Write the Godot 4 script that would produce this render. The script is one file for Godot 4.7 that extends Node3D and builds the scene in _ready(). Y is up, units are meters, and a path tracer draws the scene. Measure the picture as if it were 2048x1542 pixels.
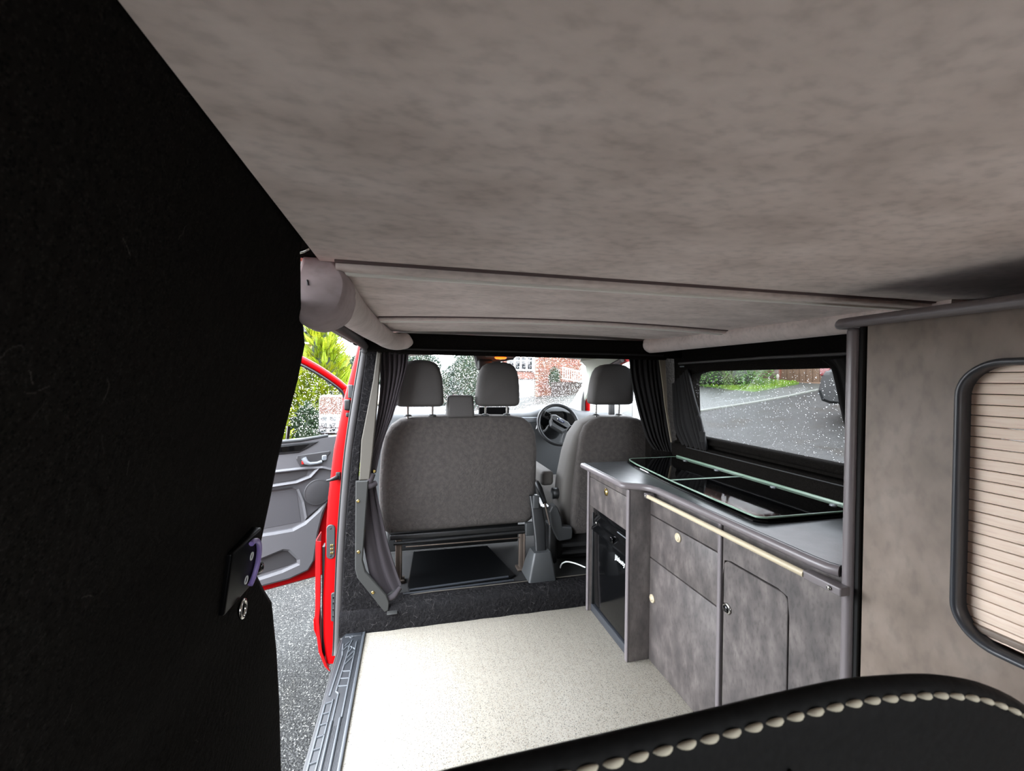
extends Node3D
# A camper van interior on a wet overcast day. y up, -z towards the windscreen, +x to the driver's side, van floor at y = 0, road at y = -0.55.

var rng := RandomNumberGenerator.new()
var M := {}
var used := {}


class MB:
	var st := SurfaceTool.new()
	var g := 0
	var s := PackedVector3Array()
	var f := PackedVector3Array()

	func _init() -> void:
		st.begin(Mesh.PRIMITIVE_TRIANGLES)

	func tri(a: Vector3, b: Vector3, c: Vector3, flat := false) -> void:
		if flat:
			f.append(a); f.append(b); f.append(c)
		else:
			s.append(a); s.append(b); s.append(c)

	func quad(a: Vector3, b: Vector3, c: Vector3, d: Vector3, flat := false) -> void:
		tri(a, b, c, flat)
		tri(a, c, d, flat)

	func vol(a: PackedVector3Array) -> float:
		var v := 0.0
		for i in range(0, a.size(), 3):
			v += a[i].dot(a[i + 1].cross(a[i + 2]))
		return v

	func emit(a: PackedVector3Array, flip: bool) -> void:
		for i in range(0, a.size(), 3):
			st.add_vertex(a[i])
			st.add_vertex(a[i + 1] if flip else a[i + 2])
			st.add_vertex(a[i + 2] if flip else a[i + 1])

	func done(closed := true) -> MB:
		var flip := closed and vol(s) + vol(f) < 0.0
		g += 1
		st.set_smooth_group(g)
		emit(s, flip)
		st.set_smooth_group(-1)
		emit(f, flip)
		s.clear()
		f.clear()
		return self

	func mesh() -> ArrayMesh:
		st.generate_normals()
		return st.commit()

	# rounded box; deform works on local points before xf
	func box(c: Vector3, size: Vector3, r := 0.003, seg := 1, sub := 1, xf := Transform3D(), deform = null) -> MB:
		var h := size / 2.0
		r = minf(r, minf(h.x, minf(h.y, h.z)) * 0.98)
		var par := []
		for a in 3:
			var l := PackedFloat32Array()
			for i in seg + 1:
				l.append(-h[a] + r - r * tan(PI / 4 * (1.0 - float(i) / seg)))
			for i in range(1, sub):
				l.append(lerpf(-h[a] + r, h[a] - r, float(i) / sub))
			for i in seg + 1:
				l.append(h[a] - r + r * tan(PI / 4 * float(i) / seg))
			par.append(l)
		for a in 3:
			var b := (a + 1) % 3
			var d := (a + 2) % 3
			for sg in [-1.0, 1.0]:
				var grid := []
				for u in par[b]:
					var row := PackedVector3Array()
					for v in par[d]:
						var p := Vector3()
						p[a] = sg * h[a]
						p[b] = u
						p[d] = v
						var inner := p.clamp(-h + Vector3(r, r, r), h - Vector3(r, r, r))
						p = inner + (p - inner).normalized() * r
						if deform != null:
							p = deform.call(p)
						row.append(xf * (c + p))
					grid.append(row)
				for i in grid.size() - 1:
					for j in grid[0].size() - 1:
						if sg > 0:
							quad(grid[i][j], grid[i + 1][j], grid[i + 1][j + 1], grid[i][j + 1])
						else:
							quad(grid[i][j], grid[i][j + 1], grid[i + 1][j + 1], grid[i + 1][j])
		return done()

	# skin through rings of equal length
	func loft(rings: Array, loop := true, caps := true, closed := true) -> MB:
		var n: int = rings[0].size()
		for i in rings.size() - 1:
			for j in (n if loop else n - 1):
				var k := (j + 1) % n
				quad(rings[i][j], rings[i][k], rings[i + 1][k], rings[i + 1][j])
		if caps and loop:
			for e in [0, rings.size() - 1]:
				var c := Vector3()
				for p in rings[e]:
					c += p / n
				for j in n:
					if e == 0:
						tri(c, rings[e][(j + 1) % n], rings[e][j], true)
					else:
						tri(c, rings[e][j], rings[e][(j + 1) % n], true)
		return done(closed)

	func tube(path: Array, rad, sides := 10, caps := true, loop := false) -> MB:
		var rings := []
		var n := path.size()
		var up := Vector3.UP
		for i in n:
			var a: Vector3 = path[(i - 1 + n) % n] if loop else path[maxi(i - 1, 0)]
			var b: Vector3 = path[(i + 1) % n] if loop else path[mini(i + 1, n - 1)]
			var t := (b - a).normalized()
			if i == 0:
				up = Vector3.UP if absf(t.y) < 0.9 else Vector3.RIGHT
			var x := t.cross(up).normalized()
			up = x.cross(t).normalized()
			var ring := PackedVector3Array()
			var r: float = rad[i] if rad is Array else rad
			for k in sides:
				var an := TAU * k / sides
				ring.append(path[i] + (x * cos(an) + up * sin(an)) * r)
			rings.append(ring)
		if loop:
			rings.append(rings[0])
		return loft(rings, true, caps and not loop)

	func lathe(profile: Array, xf := Transform3D(), n := 24) -> MB:
		var rings := []
		for p in profile:
			var ring := PackedVector3Array()
			for k in n:
				var an := TAU * k / n
				ring.append(xf * Vector3(cos(an) * p.x, p.y, sin(an) * p.x))
			rings.append(ring)
		return loft(rings)

	func inset(poly: PackedVector2Array, b: float) -> PackedVector2Array:
		var n := poly.size()
		var sgn := -1.0 if Geometry2D.is_polygon_clockwise(poly) else 1.0
		var out := PackedVector2Array()
		for i in n:
			var e0 := (poly[i] - poly[(i - 1 + n) % n]).normalized()
			var e1 := (poly[(i + 1) % n] - poly[i]).normalized()
			var n0 := Vector2(-e0.y, e0.x) * sgn
			var n1 := Vector2(-e1.y, e1.x) * sgn
			var m := (n0 + n1).normalized()
			out.append(poly[i] + m * b / maxf(0.4, m.dot(n0)))
		return out

	# polygon in local xy, thickness along local z, edges bevelled
	func prism(poly: PackedVector2Array, depth: float, bevel := 0.002, xf := Transform3D()) -> MB:
		var small := inset(poly, bevel) if bevel > 0 else poly
		var n := poly.size()
		var lv := [[small, -depth / 2], [poly, -depth / 2 + bevel], [poly, depth / 2 - bevel], [small, depth / 2]]
		for i in 3:
			for j in n:
				var k := (j + 1) % n
				var a: PackedVector2Array = lv[i][0]
				var b: PackedVector2Array = lv[i + 1][0]
				quad(xf * Vector3(a[j].x, a[j].y, lv[i][1]), xf * Vector3(a[k].x, a[k].y, lv[i][1]), xf * Vector3(b[k].x, b[k].y, lv[i + 1][1]), xf * Vector3(b[j].x, b[j].y, lv[i + 1][1]), true)
		var t := Geometry2D.triangulate_polygon(small)
		var cw := Geometry2D.is_polygon_clockwise(small)
		for i in range(0, t.size(), 3):
			var p := [small[t[i]], small[t[i + 1]], small[t[i + 2]]]
			var ccw: bool = (p[1] - p[0]).cross(p[2] - p[0]) > 0
			for e in [0, 1]:
				var z: float = -depth / 2 if e == 0 else depth / 2
				var q := [xf * Vector3(p[0].x, p[0].y, z), xf * Vector3(p[1].x, p[1].y, z), xf * Vector3(p[2].x, p[2].y, z)]
				if ccw == ((e == 1) == (not cw)):
					tri(q[0], q[1], q[2], true)
				else:
					tri(q[0], q[2], q[1], true)
		return done()

	# grid of points with thickness
	func sheet(grid: Array, thick: float) -> MB:
		var nu := grid.size()
		var nv: int = grid[0].size()
		var back := []
		for i in nu:
			var row := PackedVector3Array()
			for j in nv:
				var du: Vector3 = grid[mini(i + 1, nu - 1)][j] - grid[maxi(i - 1, 0)][j]
				var dv: Vector3 = grid[i][mini(j + 1, nv - 1)] - grid[i][maxi(j - 1, 0)]
				row.append(grid[i][j] + du.cross(dv).normalized() * thick)
			back.append(row)
		for i in nu - 1:
			for j in nv - 1:
				quad(grid[i][j], grid[i][j + 1], grid[i + 1][j + 1], grid[i + 1][j])
				quad(back[i][j], back[i + 1][j], back[i + 1][j + 1], back[i][j + 1])
		for i in nu - 1:
			for j in [0, nv - 1]:
				if j == 0:
					quad(grid[i][j], grid[i + 1][j], back[i + 1][j], back[i][j], true)
				else:
					quad(grid[i + 1][j], grid[i][j], back[i][j], back[i + 1][j], true)
		for j in nv - 1:
			for i in [0, nu - 1]:
				if i == 0:
					quad(grid[i][j + 1], grid[i][j], back[i][j], back[i][j + 1], true)
				else:
					quad(grid[i][j], grid[i][j + 1], back[i][j + 1], back[i][j], true)
		return done()

	# rectangular plate with a hole, both given by their boundary at an angle; local xy, thickness along z
	func frame(outer: PackedVector2Array, hole: PackedVector2Array, depth: float, xf := Transform3D()) -> MB:
		var n := outer.size()
		for j in n:
			var k := (j + 1) % n
			for z in [-depth / 2, depth / 2]:
				var q := [xf * Vector3(outer[j].x, outer[j].y, z), xf * Vector3(outer[k].x, outer[k].y, z), xf * Vector3(hole[k].x, hole[k].y, z), xf * Vector3(hole[j].x, hole[j].y, z)]
				if z > 0:
					quad(q[0], q[1], q[2], q[3], true)
				else:
					quad(q[3], q[2], q[1], q[0], true)
			for e in [[outer, true], [hole, false]]:
				var a: Vector2 = e[0][j]
				var b: Vector2 = e[0][k]
				var w := [xf * Vector3(a.x, a.y, -depth / 2), xf * Vector3(b.x, b.y, -depth / 2), xf * Vector3(b.x, b.y, depth / 2), xf * Vector3(a.x, a.y, depth / 2)]
				if e[1]:
					quad(w[0], w[1], w[2], w[3], true)
				else:
					quad(w[3], w[2], w[1], w[0], true)
		return done()


func V(x: float, y: float, z: float) -> Vector3:
	return Vector3(x, y, z)


func P2(a: Array) -> PackedVector2Array:
	var o := PackedVector2Array()
	for i in range(0, a.size(), 2):
		o.append(Vector2(a[i], a[i + 1]))
	return o


# rounded rectangle outline, counter-clockwise
func rrect(x0: float, y0: float, x1: float, y1: float, r: float, n := 5) -> PackedVector2Array:
	var o := PackedVector2Array()
	for c in [[x1 - r, y0 + r, -PI / 2], [x1 - r, y1 - r, 0.0], [x0 + r, y1 - r, PI / 2], [x0 + r, y0 + r, PI]]:
		for i in n + 1:
			var a: float = c[2] + PI / 2 * i / n
			o.append(Vector2(c[0] + cos(a) * r, c[1] + sin(a) * r))
	return o


# boundary point of a rounded rectangle in a direction from a centre inside it
func rhit(x0: float, y0: float, x1: float, y1: float, r: float, c: Vector2, dir: Vector2) -> Vector2:
	var m := Vector2((x0 + x1) / 2, (y0 + y1) / 2)
	var h := Vector2((x1 - x0) / 2 - r, (y1 - y0) / 2 - r)
	var lo := 0.0
	var hi := 20.0
	for i in 40:
		var t := (lo + hi) / 2
		var q := (c + dir * t - m).abs() - h
		var d := Vector2(maxf(q.x, 0), maxf(q.y, 0)).length() + minf(maxf(q.x, q.y), 0.0) - r
		if d < 0:
			lo = t
		else:
			hi = t
	return c + dir * lo


# outer and hole outlines with matching points
func holed(o: Array, h: Array, r: float, n := 64) -> Array:
	var c := Vector2((h[0] + h[2]) / 2.0, (h[1] + h[3]) / 2.0)
	var ang := []
	for i in n:
		ang.append(TAU * i / n - PI)
	for x in [o[0], o[2]]:
		for y in [o[1], o[3]]:
			ang.append((Vector2(x, y) - c).angle())
	ang.sort()
	var a := PackedVector2Array()
	var b := PackedVector2Array()
	for t in ang:
		var d := Vector2.from_angle(t)
		a.append(rhit(o[0], o[1], o[2], o[3], 0.0, c, d))
		b.append(rhit(h[0], h[1], h[2], h[3], r, c, d))
	return [a, b]


# frame whose local xy, z axes are given world axes
func axes(o: Vector3, x: Vector3, y: Vector3) -> Transform3D:
	return Transform3D(Basis(x.normalized(), y.normalized(), x.cross(y).normalized()), o)


func facing_left(x: float) -> Transform3D:  # local x runs towards -z, local y is up, local z towards +x (reads from the aisle with x mirrored away)
	return axes(V(x, 0, 0), V(0, 0, 1), V(0, 1, 0))


func spline(pts: Array, per := 6) -> Array:
	var o := []
	for i in pts.size() - 1:
		var a: Vector3 = pts[maxi(i - 1, 0)]
		var d: Vector3 = pts[mini(i + 2, pts.size() - 1)]
		for k in per:
			o.append(pts[i].cubic_interpolate(pts[i + 1], a, d, float(k) / per))
	o.append(pts[-1])
	return o


func numbered(called: String) -> String:
	var k: int = used.get(called, 0)
	used[called] = k + 1
	return called if k == 0 else "%s_%03d" % [called, k]


func tag(o: Node, label := "", category := "", group := "", kind := "") -> Node:
	for e in [["label", label], ["category", category], ["group", group], ["kind", kind]]:
		if e[1] != "":
			o.set_meta(e[0], e[1])
	return o


func thing(called: String, label: String, category: String, at := Vector3.ZERO, group := "") -> Node3D:
	var o := Node3D.new()
	o.name = numbered(called)
	add_child(o)
	o.position = at
	tag(o, label, category, group)
	return o


# parts are modelled in world coordinates
func part(called: String, b, m: Material, parent: Node3D, label := "") -> MeshInstance3D:
	var o := MeshInstance3D.new()
	o.mesh = b.mesh() if b is MB else b
	o.material_override = m
	o.name = called
	parent.add_child(o, true)
	if not parent is MeshInstance3D:
		o.position = -parent.position
	if label != "":
		o.set_meta("label", label)
	return o


func solo(called: String, b, m: Material, label: String, category: String, group := "") -> MeshInstance3D:
	var o := MeshInstance3D.new()
	o.mesh = b.mesh() if b is MB else b
	o.material_override = m
	o.name = numbered(called)
	add_child(o)
	tag(o, label, category, group)
	return o


func struct(called: String, b: MB, m: Material, label := "") -> MeshInstance3D:
	var o := MeshInstance3D.new()
	o.mesh = b.mesh()
	o.material_override = m
	o.name = numbered(called)
	add_child(o)
	tag(o, label, "", "", "structure")
	return o


func copy_thing(src: Node3D, shift: Vector3, label: String) -> Node3D:
	var c: Node3D = src.duplicate()
	c.name = numbered(str(src.name).rstrip("_0123456789"))
	add_child(c)
	c.position = src.position + shift
	c.set_meta("label", label)
	return c


func scatter(called: String, mesh: Mesh, m: Material, where: Array, parent: Node3D, cols := []) -> MultiMeshInstance3D:
	var mm := MultiMesh.new()
	mm.transform_format = MultiMesh.TRANSFORM_3D
	mm.use_colors = cols.size() > 0
	mm.mesh = mesh
	mm.instance_count = where.size()
	for i in where.size():
		mm.set_instance_transform(i, where[i])
		if cols.size() > 0:
			mm.set_instance_color(i, cols[i])
	var o := MultiMeshInstance3D.new()
	o.multimesh = mm
	o.material_override = m
	o.name = called
	parent.add_child(o, true)
	if parent != self and not parent is MeshInstance3D:
		o.position = -parent.position
	o.set_meta("kind", "stuff")
	return o


# ---------------------------------------------------------------- materials
func mat(called: String, col: Color, rough := 0.6, metal := 0.0) -> StandardMaterial3D:
	var m := StandardMaterial3D.new()
	m.resource_name = called
	m.albedo_color = col
	m.roughness = rough
	m.metallic = metal
	M[called] = m
	return m


func noise(sd: int, freq: float, oct := 4, type := FastNoiseLite.TYPE_SIMPLEX_SMOOTH) -> FastNoiseLite:
	var n := FastNoiseLite.new()
	n.seed = sd
	n.noise_type = type
	n.frequency = freq
	n.fractal_octaves = oct
	return n


# tileable noise through a ramp; sx stretches the pattern along u
func ntex(sd: int, freq: float, oct: int, stops: Array, size := 512, bump := 0.0) -> NoiseTexture2D:
	var t := NoiseTexture2D.new()
	t.noise = noise(sd, freq, oct)
	t.width = size
	t.height = size
	t.seamless = true
	t.seamless_blend_skirt = 0.3
	if bump > 0:
		t.as_normal_map = true
		t.bump_strength = bump
	elif stops.size() > 0:
		var g := Gradient.new()
		var off := PackedFloat32Array()
		var col := PackedColorArray()
		for s in stops:
			off.append(s[0])
			col.append(s[1] if s[1] is Color else Color(s[1], s[1], s[1]))
		g.offsets = off
		g.colors = col
		t.color_ramp = g
	return t


func tri1(m: StandardMaterial3D, t: Texture2D, scale: Vector3) -> StandardMaterial3D:
	m.albedo_texture = t
	m.uv1_triplanar = true
	m.uv1_world_triplanar = true
	m.uv1_scale = scale
	return m


func fine(m: StandardMaterial3D, t: Texture2D, scale: Vector3) -> StandardMaterial3D:
	m.detail_enabled = true
	m.detail_albedo = t
	m.detail_blend_mode = BaseMaterial3D.BLEND_MODE_MUL
	m.detail_uv_layer = BaseMaterial3D.DETAIL_UV_2
	m.uv2_triplanar = true
	m.uv2_world_triplanar = true
	m.uv2_scale = scale
	return m


func rough_bump(m: StandardMaterial3D, t: Texture2D, cm: float) -> StandardMaterial3D:
	m.heightmap_enabled = true
	m.heightmap_texture = t
	m.heightmap_scale = cm
	return m


# small marks on a plain ground: count dots or hairs of given greys
func speckle(size: int, ground: Color, marks: Array, hairs := []) -> ImageTexture:
	var im := Image.create(size, size, false, Image.FORMAT_RGB8)
	im.fill(ground)
	for k in marks:
		for i in k[0]:
			var x := rng.randi() % size
			var y := rng.randi() % size
			var r: int = k[2] + rng.randi() % (k[3] - k[2] + 1)
			var c: Color = k[1]
			c = c.lerp(ground, rng.randf() * 0.4)
			for dx in r:
				for dy in r:
					if r < 3 or rng.randf() < 0.8:
						im.set_pixel((x + dx) % size, (y + dy) % size, c)
	for k in hairs:
		for i in k[0]:
			var p := Vector2(rng.randf() * size, rng.randf() * size)
			var a := rng.randf() * TAU
			var turn := rng.randf_range(-0.05, 0.05)
			var c: Color = k[1]
			c = c.lerp(ground, rng.randf() * 0.6)
			for j in int(rng.randf_range(0.4, 1.0) * k[2]):
				p += Vector2.from_angle(a)
				a += turn + rng.randf_range(-0.25, 0.25)
				im.set_pixel(posmod(int(p.x), size), posmod(int(p.y), size), c)
	return ImageTexture.create_from_image(im)


func camera_and_light() -> void:
	var cam := Camera3D.new()
	cam.name = "camera"
	cam.fov = 84.73
	cam.near = 0.02
	cam.far = 400.0
	cam.position = V(0, 1.13, 0)
	cam.rotation = V(-0.014046, -0.23533, 0.009274)
	var lens := CameraAttributesPhysical.new()   # a phone's small wide lens: only what is close blurs
	lens.frustum_focal_length = 13.152
	lens.frustum_focus_distance = 2.6
	lens.exposure_aperture = 14.6
	lens.frustum_near = 0.02
	lens.frustum_far = 400.0
	cam.attributes = lens
	add_child(cam)
	cam.current = true
	var env := Environment.new()
	env.background_mode = Environment.BG_SKY
	var sky := Sky.new()
	var sm := ProceduralSkyMaterial.new()   # an even overcast
	sm.sky_top_color = Color(0.93, 0.96, 1.0)
	sm.sky_horizon_color = Color(0.98, 0.99, 1.0)
	sm.sky_energy_multiplier = 3.6
	sm.ground_bottom_color = Color(0.45, 0.45, 0.46)
	sm.ground_horizon_color = Color(0.5, 0.5, 0.5)
	sm.ground_energy_multiplier = 1.0
	sky.sky_material = sm
	env.sky = sky
	env.tonemap_mode = Environment.TONE_MAPPER_LINEAR
	env.tonemap_exposure = 1.03
	env.sdfgi_enabled = true
	env.ssao_enabled = true
	env.ssil_enabled = true
	var we := WorldEnvironment.new()
	we.name = "overcast"
	we.environment = env
	add_child(we)


func materials() -> void:
	rng.seed = 7
	var suede := tri1(mat("suede", Color(1, 1, 1), 0.95), ntex(3, 0.008, 5, [[0.0, Color(0.81, 0.755, 0.73)], [0.45, Color(0.90, 0.845, 0.82)], [1.0, Color(0.97, 0.92, 0.90)]], 512), V(0.9, 1.6, 1.6))
	fine(suede, ntex(5, 0.035, 5, [[0.0, 0.88], [0.5, 0.97], [1.0, 1.0]], 512), V(1.5, 2.6, 2.6))
	suede.rim_enabled = true
	suede.rim = 0.2
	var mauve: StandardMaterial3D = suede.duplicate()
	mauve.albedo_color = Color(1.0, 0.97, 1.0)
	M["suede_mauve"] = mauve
	var roll: StandardMaterial3D = suede.duplicate()
	M["suede_roll"] = roll
	mat("strap", Color(0.50, 0.47, 0.41), 0.8)
	var lam := tri1(mat("laminate", Color(1, 1, 1), 0.5), ntex(11, 0.012, 5, [[0.0, Color(0.295, 0.275, 0.272)], [0.5, Color(0.392, 0.363, 0.353)], [1.0, Color(0.53, 0.495, 0.48)]], 512), V(2.4, 1.3, 2.4))
	fine(lam, ntex(13, 0.03, 5, [[0.0, 0.78], [0.45, 0.97], [1.0, 1.0]], 512), V(5, 2, 5))
	var lam2 := tri1(mat("laminate_warm", Color(1, 1, 1), 0.55), ntex(17, 0.01, 5, [[0.0, Color(0.52, 0.46, 0.405)], [0.5, Color(0.585, 0.52, 0.465)], [1.0, Color(0.65, 0.59, 0.535)]], 512), V(1.6, 1.2, 1.6))
	fine(lam2, ntex(19, 0.02, 5, [[0.0, 0.86], [0.5, 0.97], [1.0, 1.0]], 512), V(3, 1.6, 3))
	mat("edging", Color(0.42, 0.395, 0.40), 0.35)
	mat("edging_dark", Color(0.25, 0.26, 0.28), 0.35)
	fine(tri1(mat("worktop", Color(1, 1, 1), 0.28), ntex(23, 0.02, 4, [[0.0, Color(0.24, 0.25, 0.26)], [1.0, Color(0.33, 0.335, 0.34)]], 256), V(3, 3, 3)), ntex(29, 0.08, 3, [[0.0, 0.85], [1.0, 1.0]], 256), V(8, 8, 8))
	var hairs := speckle(512, Color(0.125, 0.12, 0.122), [[9000, Color(0.2, 0.195, 0.19), 1, 2], [9000, Color(0.04, 0.04, 0.04), 1, 2]], [[110, Color(0.44, 0.42, 0.41), 40], [500, Color(0.28, 0.27, 0.27), 26]])
	var lump := ntex(31, 0.09, 4, [], 256)
	var pile := rough_bump(tri1(mat("carpet", Color(1, 1, 1), 1.0), hairs, V(1.8, 1.8, 1.8)), lump, 0.4)
	pile.metallic_specular = 0.1
	var felt := speckle(512, Color(0.115, 0.108, 0.10), [[16000, Color(0.18, 0.17, 0.16), 1, 2], [14000, Color(0.05, 0.048, 0.045), 1, 2]], [[22, Color(0.32, 0.3, 0.29), 26], [300, Color(0.12, 0.115, 0.11), 30]])
	var pile2 := rough_bump(tri1(mat("felt", Color(1, 1, 1), 1.0), felt, V(2.6, 2.6, 2.6)), lump, 0.3)
	pile2.metallic_specular = 0.1
	var seat := tri1(mat("seat_cloth", Color(1, 1, 1), 0.95), ntex(37, 0.02, 5, [[0.0, Color(0.24, 0.225, 0.215)], [1.0, Color(0.345, 0.32, 0.305)]], 512), V(3, 3, 3))
	fine(seat, ntex(41, 0.22, 2, [[0.0, 0.6], [0.5, 0.95], [1.0, 1.0]], 512), V(5, 5, 5))
	rough_bump(seat, lump, 0.25)
	fine(mat("seat_vinyl", Color(0.29, 0.278, 0.272), 0.7), ntex(43, 0.1, 3, [[0.0, 0.9], [1.0, 1.0]], 256), V(6, 6, 6))
	mat("seat_side", Color(0.34, 0.325, 0.31), 0.8)
	var fl := speckle(1024, Color(0.69, 0.66, 0.605), [[4200, Color(0.34, 0.33, 0.32), 3, 6], [4200, Color(0.56, 0.5, 0.43), 3, 7], [3200, Color(0.12, 0.12, 0.12), 3, 6], [3000, Color(0.78, 0.755, 0.715), 3, 6]])
	tri1(mat("vinyl", Color(1, 1, 1), 0.42), fl, V(2.2, 2.2, 2.2))
	mat("black_plastic", Color(0.10, 0.105, 0.11), 0.45)
	mat("tread_plastic", Color(0.15, 0.16, 0.175), 0.45)
	mat("tread_rib", Color(0.28, 0.295, 0.31), 0.45)
	mat("grey_plastic", Color(0.25, 0.258, 0.262), 0.5)
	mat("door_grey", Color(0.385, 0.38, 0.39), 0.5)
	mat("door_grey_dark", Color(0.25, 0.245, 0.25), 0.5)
	mat("pale_trim", Color(0.35, 0.33, 0.295), 0.7)
	mat("olive_plate", Color(0.19, 0.19, 0.18), 0.7)
	mat("headliner", Color(0.72, 0.73, 0.70), 0.9)
	mat("seal", Color(0.30, 0.29, 0.29), 0.6)
	mat("red_paint", Color(0.70, 0.01, 0.03), 0.4).metallic_specular = 0.25
	mat("gloss_black", Color(0.012, 0.013, 0.015), 0.04)
	mat("fridge_black", Color(0.03, 0.031, 0.034), 0.12)
	mat("dark_metal", Color(0.05, 0.051, 0.053), 0.5, 0.1)
	mat("bare_metal", Color(0.38, 0.34, 0.31), 0.45, 0.7)
	mat("chrome", Color(0.78, 0.77, 0.75), 0.15, 1.0)
	mat("brass", Color(0.82, 0.72, 0.46), 0.25, 1.0)
	mat("cream", Color(0.86, 0.80, 0.68), 0.4)
	mat("cloth_curtain", Color(0.225, 0.20, 0.215), 0.95)
	mat("cloth_black", Color(0.075, 0.068, 0.070), 0.95)
	var bl := tri1(mat("leather", Color(0.14, 0.135, 0.14), 0.62), ntex(47, 0.15, 3, [[0.0, 0.07], [1.0, 0.115]], 256), V(6, 6, 6))
	bl.metallic_specular = 0.2
	bl.albedo_color = Color(1, 1, 1)
	rough_bump(bl, lump, 0.05)
	mat("thread", Color(0.88, 0.85, 0.76), 0.8)
	var slat := tri1(mat("slat_wood", Color(1, 1, 1), 0.55), ntex(53, 0.03, 4, [[0.0, Color(0.88, 0.78, 0.71)], [0.4, Color(0.94, 0.85, 0.77)], [1.0, Color(0.97, 0.90, 0.83)]], 512), V(1.2, 12, 1.2))
	slat.uv1_triplanar_sharpness = 4.0
	mat("pale_edge", Color(0.50, 0.60, 0.53), 0.3)
	mat("carpet_dark", Color(0.06, 0.058, 0.056), 0.95)
	mat("gloss_tray", Color(0.03, 0.032, 0.035), 0.32).metallic_specular = 0.3
	mat("tray_lip", Color(0.16, 0.17, 0.185), 0.35)
	mat("dash_grey", Color(0.30, 0.31, 0.315), 0.6)
	mat("black_leatherette", Color(0.10, 0.105, 0.11), 0.42)
	mat("pale_green_trim", Color(0.66, 0.68, 0.63), 0.75)
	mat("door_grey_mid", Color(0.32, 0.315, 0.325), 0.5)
	mat("headliner_grey", Color(0.42, 0.41, 0.40), 0.8)
	mat("white_door", Color(0.88, 0.88, 0.88), 0.5)
	mat("gate_wood", Color(0.16, 0.13, 0.11), 0.9)
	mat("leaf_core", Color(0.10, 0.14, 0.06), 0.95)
	fine(mat("gravel", Color(0.62, 0.58, 0.50), 0.9), ntex(83, 0.2, 2, [[0.0, 0.6], [1.0, 1.0]], 256), V(0.7, 0.7, 0.7))
	mat("line_white", Color(0.95, 0.94, 0.91), 0.6)
	mat("gap_brown", Color(0.40, 0.34, 0.34), 0.9)
	mat("white", Color(0.85, 0.86, 0.85), 0.5)
	var gl := mat("glass", Color(0.02, 0.03, 0.025, 0.06), 0.02)
	gl.metallic_specular = 0.22
	gl.transparency = BaseMaterial3D.TRANSPARENCY_ALPHA
	var gt := mat("tinted_glass", Color(0.02, 0.035, 0.03, 0.34), 0.02)
	gt.transparency = BaseMaterial3D.TRANSPARENCY_ALPHA
	var dr := mat("water", Color(1, 1, 1, 0.0), 0.0)
	dr.refraction_enabled = true
	dr.refraction_scale = 0.033
	var tar := speckle(512, Color(0.25, 0.25, 0.25), [[4200, Color(0.52, 0.52, 0.50), 2, 4], [5200, Color(0.06, 0.06, 0.06), 2, 5], [1200, Color(0.97, 0.96, 0.93), 2, 4]])
	var tm := tri1(mat("tarmac", Color(0.86, 0.86, 0.85), 0.5), tar, V(1.4, 1.4, 1.4))
	fine(tm, ntex(59, 0.01, 3, [[0.0, Color(0.70, 0.62, 0.52)], [0.4, Color(0.9, 0.9, 0.9)], [1.0, Color(1, 1, 1)]], 256), V(0.35, 0.35, 0.35))
	tm.metallic_specular = 0.25
	rough_bump(tm, ntex(61, 0.2, 3, [], 256), 0.9)
	fine(mat("pavement", Color(0.31, 0.32, 0.30), 0.5), ntex(67, 0.05, 4, [[0.0, 0.7], [1.0, 1.0]], 256), V(0.8, 0.8, 0.8))
	mat("kerb", Color(0.45, 0.46, 0.43), 0.6)
	fine(mat("grass", Color(0.46, 0.62, 0.18), 0.9), ntex(71, 0.2, 2, [[0.0, 0.6], [1.0, 1.0]], 256), V(1, 1, 1))
	fine(mat("brick", Color(0.54, 0.35, 0.27), 0.9), ntex(73, 0.2, 2, [[0.0, 0.6], [1.0, 1.0]], 256), V(1.7, 5, 1.7))
	M.brick.vertex_color_use_as_albedo = true
	mat("mortar", Color(0.55, 0.5, 0.45), 0.95)
	fine(mat("fence_wood", Color(0.50, 0.39, 0.30), 0.9), ntex(79, 0.1, 3, [[0.0, 0.5], [1.0, 1.0]], 256), V(3, 0.4, 3))
	mat("roof_tile", Color(0.33, 0.22, 0.18), 0.9)
	mat("bark", Color(0.2, 0.15, 0.11), 0.95)
	for e in [["leaf_lime", Color(0.55, 0.62, 0.05)], ["leaf_green", Color(0.25, 0.42, 0.12)], ["leaf_dark", Color(0.14, 0.24, 0.12)], ["leaf_laurel", Color(0.34, 0.53, 0.20)], ["leaf_blue", Color(0.20, 0.29, 0.24)], ["leaf_grass", Color(0.52, 0.66, 0.20)]]:
		var l := mat(e[0], e[1], 0.55)
		l.backlight_enabled = true
		l.backlight = Color(0.3, 0.3, 0.3)
		l.vertex_color_use_as_albedo = true
	mat("car_black", Color(0.05, 0.06, 0.065), 0.3)
	mat("car_glass", Color(0.05, 0.07, 0.08), 0.05)
	mat("tail_red", Color(0.35, 0.05, 0.05), 0.2)
	var mir := mat("mirror_glass", Color(0.92, 0.93, 0.93), 0.02, 1.0)
	mir.metallic_specular = 0.5
	var lamp := mat("amber_lamp", Color(1.0, 0.55, 0.2), 0.3)
	lamp.emission_enabled = true
	lamp.emission = Color(1.0, 0.42, 0.08)
	lamp.emission_energy_multiplier = 2.5
	mat("panel_black", Color(0.02, 0.02, 0.022), 0.35).metallic_specular = 0.2
	mat("purple_ring", Color(0.50, 0.43, 0.66), 0.4)
	mat("screen_black", Color(0.02, 0.02, 0.022), 0.5).metallic_specular = 0.15
	mat("silver_plastic", Color(0.62, 0.64, 0.66), 0.3, 0.4)
	mat("badge_blue", Color(0.09, 0.14, 0.28), 0.3)
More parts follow.
